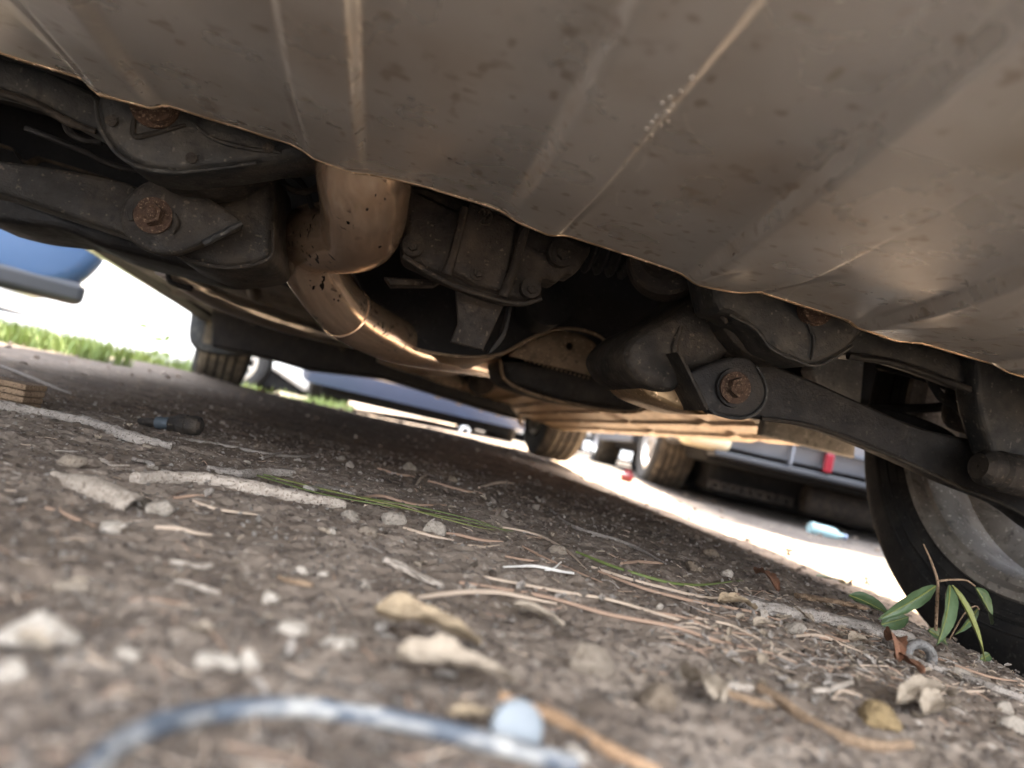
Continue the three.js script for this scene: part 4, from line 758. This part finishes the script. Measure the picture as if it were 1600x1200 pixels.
// leaves
function leafGeo(base, tip, w, up, o = {}) {
  const ax = tip.clone().sub(base), L = ax.length(); ax.normalize();
  const sd = ax.clone().cross(up).normalize(), n = sd.clone().cross(ax).normalize(), N = 16, K = 8, rows = [];
  for (let i = 0; i <= N; i++) {
    const t = i / N, ww = w * 0.5 * Math.pow(Math.sin(Math.PI * clamp(Math.pow(t, o.pow ?? 0.85), 0.004, 0.996)), o.sharp ?? 0.9) * (1 + (o.rag ?? 0.06) * ns(t * 9, w * 900)), row = [];
    for (let k = 0; k <= K; k++) { const s = k / K * 2 - 1, lift = (o.curl ?? 0.2) * ww * s * s + (o.arch ?? 0) * L * Math.sin(Math.PI * t) + (o.twist ?? 0) * ww * s * t + (o.rag ?? 0.06) * w * 0.6 * ns(t * 5, s * 2 + w * 500);
      row.push(base.clone().addScaledVector(ax, t * L).addScaledVector(sd, s * ww).addScaledVector(n, lift)); }
    rows.push(row);
  }
  const th = rows.map((r) => r.map((p) => p.clone().addScaledVector(n, -0.0003)));
  return mergeGeometries([loft(rows, false), loft(th, true)]);
}
const gl = (x, y, up = 0.001) => { const p = ground(x, y); p.y += up; return p; };
[ // base, tip, width px, material, curl, label
  [578, 988, 745, 1034, 60, M.dryLeaf, 0.35, 0.05, 'large tan curled leaf at lower middle'],
  [612, 1056, 800, 1096, 62, M.paleLeaf, 0.4, 0.04, 'pale wavy leaf just below the tan curled leaf'],
  [695, 1142, 765, 1134, 30, M.dryLeaf, 0.5, 0.03, 'yellowish leaf tucked behind the pale plastic disc'],
  [1385, 1010, 1402, 1044, 26, M.brownLeaf, 1.0, 0.1, 'red brown dry leaf left of the half ring'],
  [1400, 1036, 1440, 1062, 24, M.brownLeaf, 0.8, 0.05, 'reddish leaf piece below the half ring'],
  [1180, 900, 1212, 938, 22, M.brownLeaf, 0.8, 0.08, 'brown leaf near the bark strip right of centre'],
  [1400, 1112, 1490, 1092, 46, M.paleLeaf, 0.8, 0.05, 'pale crumpled leaf behind the yellow brown lump'],
  [1440, 1130, 1480, 1120, 40, M.paleLeaf, 1.4, 0.1, 'folded grey leaf right of the yellow brown lump'],
  [1072, 1080, 1120, 1110, 60, M.paleLeaf, 0.9, 0.08, 'whitish blurred leaf right of the brown banded stone'],
  [1275, 906, 1322, 916, 14, M.greenYellow, 0.3, 0.02, 'small yellow green leaf at the edge of the sunlit strip'],
  [800, 960, 880, 985, 26, M.paleLeaf, 0.8, 0.06, 'narrow grey leaf below the long needles'],
  [20, 1020, 70, 1040, 40, M.paleLeaf, 0.5, 0.05, 'blurred pale leaf under the largest white stone'],
  [1230, 962, 1270, 980, 26, M.paleLeaf, 0.8, 0.08, 'grey dry leaf on the bark log'],
  [1325, 1000, 1360, 1018, 26, M.paleLeaf, 0.8, 0.1, 'grey dry leaf in front of the bark log'],
  [1175, 984, 1215, 994, 20, M.paleLeaf, 0.8, 0.1, 'small grey leaf left of the bark log end'],
  [1120, 950, 1180, 962, 30, M.dryLeaf, 0.7, 0.1, 'dull brown leaf flake behind the needles at right'],
].forEach(([x0, y0, x1, y1, w, m, curl, arch, label], i) => { const a = gl(x0, y0, 0.0045), b = gl(x1, y1, i < 2 ? 0.007 : 0.0045); if (i < 2) a.y += 0.003; whole('dry_leaf', leafGeo(a, b, px2m(a, w), i < 2 ? V(0.1, 0.85, 0.5) : V(0, 1, 0.25), { curl: curl * (i < 2 ? 1.6 : 0.6), arch, rag: i < 2 ? 0.5 : 0.34, twist: i < 2 ? 0.8 : 0.3, pow: 0.75, sharp: i < 2 ? 0.65 : 0.42 }), m, label, 'leaf'); });

// sprig of green leaves standing before the wheel
{
  const base = at(1466, 995, 0.5), d = 0.5, q = (x, y, k = 0) => at(x, y, d + k), sp = thing('leaf_sprig', 'green leafy sprig standing in front of the rear tyre', 'plant', base);
  sp.updateMatrixWorld(true);
  part('stem', [sweep([q(1462, 985), q(1464, 940), q(1465, 910), q(1456, 880), q(1443, 850)], [.0011, .0011, .001, .0008, .0005], 8), sweep([q(1465, 908), q(1484, 906), q(1510, 907), q(1524, 916)], [.0008, .0007, .0006, .0005], 8), sweep([q(1483, 1000), q(1510, 955), q(1525, 947), q(1530, 952)], [.0005], 6)], M.barkBrown, sp);
  const up = V(0.1, 0.45, 0.9);
  for (const [x0, y0, x1, y1, w, k0, k1, m] of [[1463, 915, 1372, 968, 24, 0, -.01, M.green], [1484, 914, 1464, 1008, 30, -.004, -.03, M.green], [1488, 914, 1540, 1034, 18, -.004, -.02, M.greenYellow], [1524, 918, 1550, 976, 30, 0, .005, M.green], [1528, 950, 1492, 992, 16, .01, .015, M.green], [1326, 930, 1392, 962, 30, .03, .01, M.green], [1376, 976, 1420, 964, 26, .01, .01, M.green], [1450, 985, 1480, 1006, 24, .01, .02, M.green], [1531, 1030, 1546, 1022, 14, 0, .01, M.green]])
  { const lf = part('leaf', leafGeo(q(x0, y0, k0), q(x1, y1, k1), d * w / FPX, up, { curl: 0.5, arch: 0.05, rag: 0.16, twist: 0.5, sharp: 0.8 }), m, sp);
    const a = q(x0, y0, k0), b = q(x1, y1, k1), n = b.clone().sub(a).normalize().cross(up).normalize().cross(b.clone().sub(a).normalize()).normalize(), L = a.distanceTo(b), pts = [0.02, 0.25, 0.5, 0.75, 0.96].map((t) => a.clone().lerp(b, t).addScaledVector(n, 0.05 * L * Math.sin(Math.PI * t) + 0.0003));
    part('midrib', sweep(pts, [.0005, .0004, .0003, .0002], 6, 4), M.greenYellow, lf); }
}

// old bolt, half ring, hoop, plastic disc, bottle, red thing
{ const p = ground(285, 678), s = thing('old_bolt', 'old dark bolt with bluish collar lying on the shaded dirt', 'bolt', p); s.updateMatrixWorld(true);
  const dp = depthOf(p), u = dp / FPX, ax = at(315, 668, dp).sub(at(225, 660, dp)).normalize(), mk = (g, t) => { g.applyQuaternion(new THREE.Quaternion().setFromUnitVectors(V(0, 1, 0), ax)); const c = at(290, 664, dp).addScaledVector(ax, t * u); g.translate(c.x, c.y, c.z); return toCreasedNormals(g, 0.5); };
  part('head', mk(lathe([[0, 26], [9, 26], [14, 22], [16, 14], [15, 4], [16.5, 2], [16.5, -10], [13, -16], [12, -24], [0, -24]].map(([r, y]) => [r * u + 1e-5, y * u]), 24), 0), M.cast, s);
  part('collar', mk(lathe([[0, 0], [9, 0], [10, -4], [9, -9], [10, -14], [9, -20], [0, -20]].map(([r, y]) => [r * u + 1e-5, y * u]), 20), -26), mat({ color: lin(0.085, 0.105, 0.125), roughness: 0.6, metalness: 0.4 }), s);
  part('shank', mk(lathe([[0, 0], [6, 0], [6, -24], [4, -28], [0, -28]].map(([r, y]) => [r * u + 1e-5, y * u]), 16), -46), M.cast, s); }
{ const p = ground(1435, 1036), R = px2m(p, 24), g = new THREE.TorusGeometry(R * 0.74, R * 0.3, 14, 40); g.scale(1, 1, 1.6); g.rotateY(-0.4); g.rotateZ(-0.2); g.rotateX(-0.25); g.translate(p.x, p.y + R * 0.22, p.z); whole('half_buried_ring', g, M.concrete, 'grey speckled ring half buried upright below the green leaves', 'ring'); }
{ const q = [[120, 1240], [170, 1188], [235, 1152], [330, 1128], [450, 1119], [560, 1130], [680, 1153], [790, 1182], [900, 1212]].map(([x, y]) => { const p = ground(x, y); return p; });
  q.forEach((p, i) => { p.y += 0.0022; }); whole('plastic_hoop', sweep(q, [.0024, .0025, .0024, .0025, .0024], 14, 8), M.hose, 'curved blue and white weathered plastic hoop at the bottom edge', 'hose'); }
{ const p = ground(803, 1160), R = px2m(p, 44), g = lathe([[0, 0.0016], [R * 0.8, 0.0016], [R * 0.95, 0.001], [R, 0], [R * 0.95, -0.001], [0, -0.001]].map(([r, y]) => [r + 1e-5, y]), 40); g.rotateX(1.1); g.rotateZ(-0.25); g.translate(p.x, p.y + R * 0.5, p.z); whole('plastic_disc', g, M.plastic, 'pale blue translucent plastic disc leaning beside the orange stick', 'plastic disc'); }
{ const p = ground(1290, 838), u = depthOf(p) / FPX, s = thing('plastic_bottle', 'pale cyan plastic bottle lying under the silver car', 'bottle', p); s.updateMatrixWorld(true);
  const put = (g) => { g.rotateZ(-Math.PI / 2 - 0.05); g.translate(p.x - 30 * u, p.y + 9 * u, p.z); return toCreasedNormals(g, 0.6); };
  part('body', put(lathe([[0, 0], [8, 0], [9, 3], [8.4, 10], [9, 12], [8.4, 18], [9, 22], [9, 40], [7, 48], [3.4, 54], [3.4, 58], [0, 58]].map(([r, y]) => [r * u + 1e-5, y * u]), 24)), M.bottle, s);
  part('cap', put(lathe([[0, 58.4], [4.2, 58.4], [4.2, 65], [0, 65]].map(([r, y]) => [r * u + 1e-5, y * u]), 16)), M.steelBlue, s); }
{ const p = ground(978, 752), u = depthOf(p) / FPX, g = lathe([[0, 0], [9, 0], [10, 4], [10, 10], [6, 13], [5, 18], [0, 18]].map(([r, y]) => [r * u + 1e-5, y * u]), 20); g.translate(p.x, p.y, p.z); whole('red_cap', toCreasedNormals(g, 0.5), M.red, 'small red plastic cap on the sunlit ground beside the silver car tyre', 'cap'); }

// weeds at the left and behind the front wheel
{
  const blades = (n, place, hmin, hmax) => { const gs = []; for (let i = 0; i < n; i++) { const p = place(); p.y = terrain(p.x, p.z) - 0.004; const h = rr(hmin, hmax), a = rr(0, 6.28), l = rr(0.1, 0.7) * h, tip = p.clone().add(V(Math.cos(a) * l, h, Math.sin(a) * l)), w = rr(0.0015, 0.0035), s = V(-Math.sin(a) * w, 0, Math.cos(a) * w), mid = p.clone().lerp(tip, 0.55).add(V(0, h * 0.12, 0));
    gs.push(loft([[p.clone().sub(s), p.clone().add(s)], [mid.clone().addScaledVector(s, -0.8), mid.clone().addScaledVector(s, 0.8)], [tip, tip.clone().addScaledVector(s, 0.05)]], false)); } return gs; };
  const g1 = whole('grass', blades(7000, () => { let z, x, k = 0; do { z = rr(-5.8, -2.5); x = rr(0.62 * z, -0.9); } while (fbm(x * 2.2, z * 2.2, 30, 2) < 0.0 && ++k < 30); return V(x, 0, z); return V(rr(0.62 * z, -0.88 - 0.03 * z * z * 0), 0, z); }, 0.015, 0.095), M.grass, 'bright green weeds and grass at the left beyond the shaded dirt', 'grass'); g1.userData.kind = 'stuff';
  const g2 = whole('grass', blades(900, () => V(rr(-0.75, -0.25), 0, rr(-6.2, -4.7)), 0.03, 0.09), M.grass, 'green grass patch seen right of the front left wheel', 'grass'); g2.userData.kind = 'stuff';
  const b = at(247, 566, 3.3), wp = thing('broad_leaf_weed', 'broad leaved weed standing before the white car at left', 'plant', b); wp.updateMatrixWorld(true); const d = depthOf(b), q = (x, y) => at(x, y, d);
  part('stem', [sweep([q(248, 560), q(243, 530), q(232, 512)], [.003, .0025, .0015], 6), sweep([q(245, 545), q(256, 532)], [.002, .0015], 6)], M.grass, wp);
  for (const [x0, y0, x1, y1, w] of [[232, 512, 214, 506, 10], [232, 512, 240, 516, 8], [256, 532, 238, 528, 10], [256, 532, 268, 526, 12], [250, 550, 236, 556, 12], [252, 552, 268, 558, 10]]) part('leaf', leafGeo(q(x0, y0), q(x1, y1), d * w / FPX, V(0, 0.6, 0.8), { curl: 0.2 }), M.grass, wp);
}

// uncountable litter: crumbs of earth, straw bits, leaf flakes
{
  const variants = [3, 9, 14].map((k) => { const g = new THREE.IcosahedronGeometry(1, 1), q = g.attributes.position, a = V(); for (let i = 0; i < q.count; i++) { a.fromBufferAttribute(q, i); a.multiplyScalar(1 + 0.5 * ns(a.x * 1.4 + k, a.y * 1.4, a.z * 1.4)); q.setXYZ(i, a.x, a.y, a.z); } g.computeVertexNormals(); return g; });
  const crumbs = (name, label, n, place, size, tones, m) => {
    variants.forEach((g, vi) => {
      const im = new THREE.InstancedMesh(g, m, n), o = new THREE.Object3D(), c = new THREE.Color();
      for (let i = 0; i < n; i++) { const [x, z, d] = place(), s = size(d); o.position.set(x, terrain(x, z) + s * 0.25, z); o.rotation.set(rr(0, 6.28), rr(0, 6.28), rr(0, 6.28)); o.scale.set(s * rr(0.7, 1.3), s * rr(0.5, 0.9), s * rr(0.7, 1.3)); o.updateMatrix(); im.setMatrixAt(i, o.matrix); const t = tones[Math.floor(rnd() * tones.length)], v = rr(0.8, 1.2); im.setColorAt(i, c.setRGB(t[0] * v, t[1] * v, t[2] * v)); }
      im.name = numbered(name); im.userData = { label: label[vi], category: 'gravel', kind: 'stuff' }; im.castShadow = im.receiveShadow = true; scene.add(im);
    });
  };
  const wedge = (r0, r1, pw) => () => { const d = lerp(r0, r1, Math.pow(rnd(), pw)), a = rr(-0.78, 1.0); return [-0.04 + Math.sin(a) * d, -Math.cos(a) * d, d]; };
  const crumbMat = mat({ roughness: 1, bumpMap: stoneBump, bumpScale: 0.0006 });
  crumbs('gravel', ['fine dark earth crumbs over the near ground', 'fine pale grit over the near ground', 'fine brown grit over the near ground'], 12000, wedge(0.13, 1.3, 1.6), (d) => 0.0003 + 0.0011 * Math.pow(rnd(), 3) * (0.6 + d), [[0.17, 0.135, 0.11], [0.24, 0.2, 0.17], [0.15, 0.12, 0.1], [0.2, 0.165, 0.14], [0.2, 0.165, 0.14], [0.36, 0.33, 0.295]], crumbMat);
  crumbs('gravel', ['scattered grit and small clods under the car', 'scattered pale grit under the car', 'scattered brown clods under the car'], 650, wedge(0.3, 4.2, 1.1), (d) => 0.001 + 0.0035 * Math.pow(rnd(), 4) * (0.4 + d * 0.8), [[0.17, 0.135, 0.11], [0.14, 0.108, 0.082], [0.12, 0.09, 0.068], [0.17, 0.13, 0.1], [0.28, 0.24, 0.2]], crumbMat);
  const straws = [[], [], []];
  for (let i = 0; i < 1900; i++) {
    const d = lerp(0.15, 2.6, Math.pow(rnd(), 1.7)), a = rr(-0.75, 1.0), x = -0.04 + Math.sin(a) * d, z = -Math.cos(a) * d, L = rr(0.003, 0.014) * (rnd() < 0.15 ? 2 : 1), an = rr(0, 6.28), r = rr(0.00014, 0.00036) * (1 + 0.8 * Math.max(0, d - 0.6)), q = [];
    for (let k = -1; k <= 1; k++) { const xx = x + Math.cos(an) * L * k / 2 + rr(-1, 1) * L * 0.06, zz = z + Math.sin(an) * L * k / 2; q.push(V(xx, terrain(xx, zz) + r * rr(-0.6, 1.4) + rr(0, 0.0005), zz)); }
    straws[i % 3].push(sweep(q, [r, r, r * 0.7], 5, 3));
  }
  for (let i = 0; i < 420; i++) {                                 // thicker drift of straw and leaf bits at the right, before the wheel
    const p = ground(rr(1050, 1600), 0), px = rr(1040, 1600), py = rr(900, 1015) + (px - 1040) * 0.16, g = ground(px, py), L = rr(0.004, 0.022), an = rr(-0.9, 1.0), r = rr(0.0002, 0.00045), q = [];
    for (let k = -1; k <= 1; k++) { const xx = g.x + Math.cos(an) * L * k / 2, zz = g.z + Math.sin(an) * L * k / 2 + rr(-1, 1) * L * 0.08; q.push(V(xx, terrain(xx, zz) + r * rr(-0.6, 1.4) + rr(0, 0.0012), zz)); }
    straws[i % 3].push(sweep(q, [r, r, r * 0.7], 5, 3));
  }
  straws.forEach((gs, i) => { const me = whole('straw', gs, [M.needle, M.needlePale, M.bark][i], ['small reddish straw bits over the near ground', 'small pale straw bits over the near ground', 'small grey twig bits over the near ground'][i], 'straw'); me.userData.kind = 'stuff'; });
  const flakes = [[], []];
  for (let i = 0; i < 420; i++) { const right = i < 260, p = right ? ground(rr(1100, 1600), rr(930, 1080)) : (() => { const d = lerp(0.18, 1.0, rnd()), a = rr(-0.7, 0.95); return V(-0.04 + Math.sin(a) * d, 0, -Math.cos(a) * d); })(); p.y = terrain(p.x, p.z) + rr(0.0005, 0.002); const a = rr(0, 6.28), L = rr(0.002, 0.008); flakes[i % 2].push(leafGeo(p, p.clone().add(V(Math.cos(a) * L, rr(0, 0.004), Math.sin(a) * L)), L * rr(0.35, 0.7), V(rr(-.3, .3), 1, rr(-.3, .3)), { curl: rr(0, 1), rag: 0.4, sharp: 0.6 })); }
  flakes.forEach((gs, i) => { const me = whole('leaf_litter', gs, [M.paleLeaf, M.bark][i], ['pale crumbled leaf flakes scattered over the dirt', 'grey bark flakes scattered over the dirt'][i], 'leaf litter'); me.userData.kind = 'stuff'; });
}

renderer.render(scene, camera);
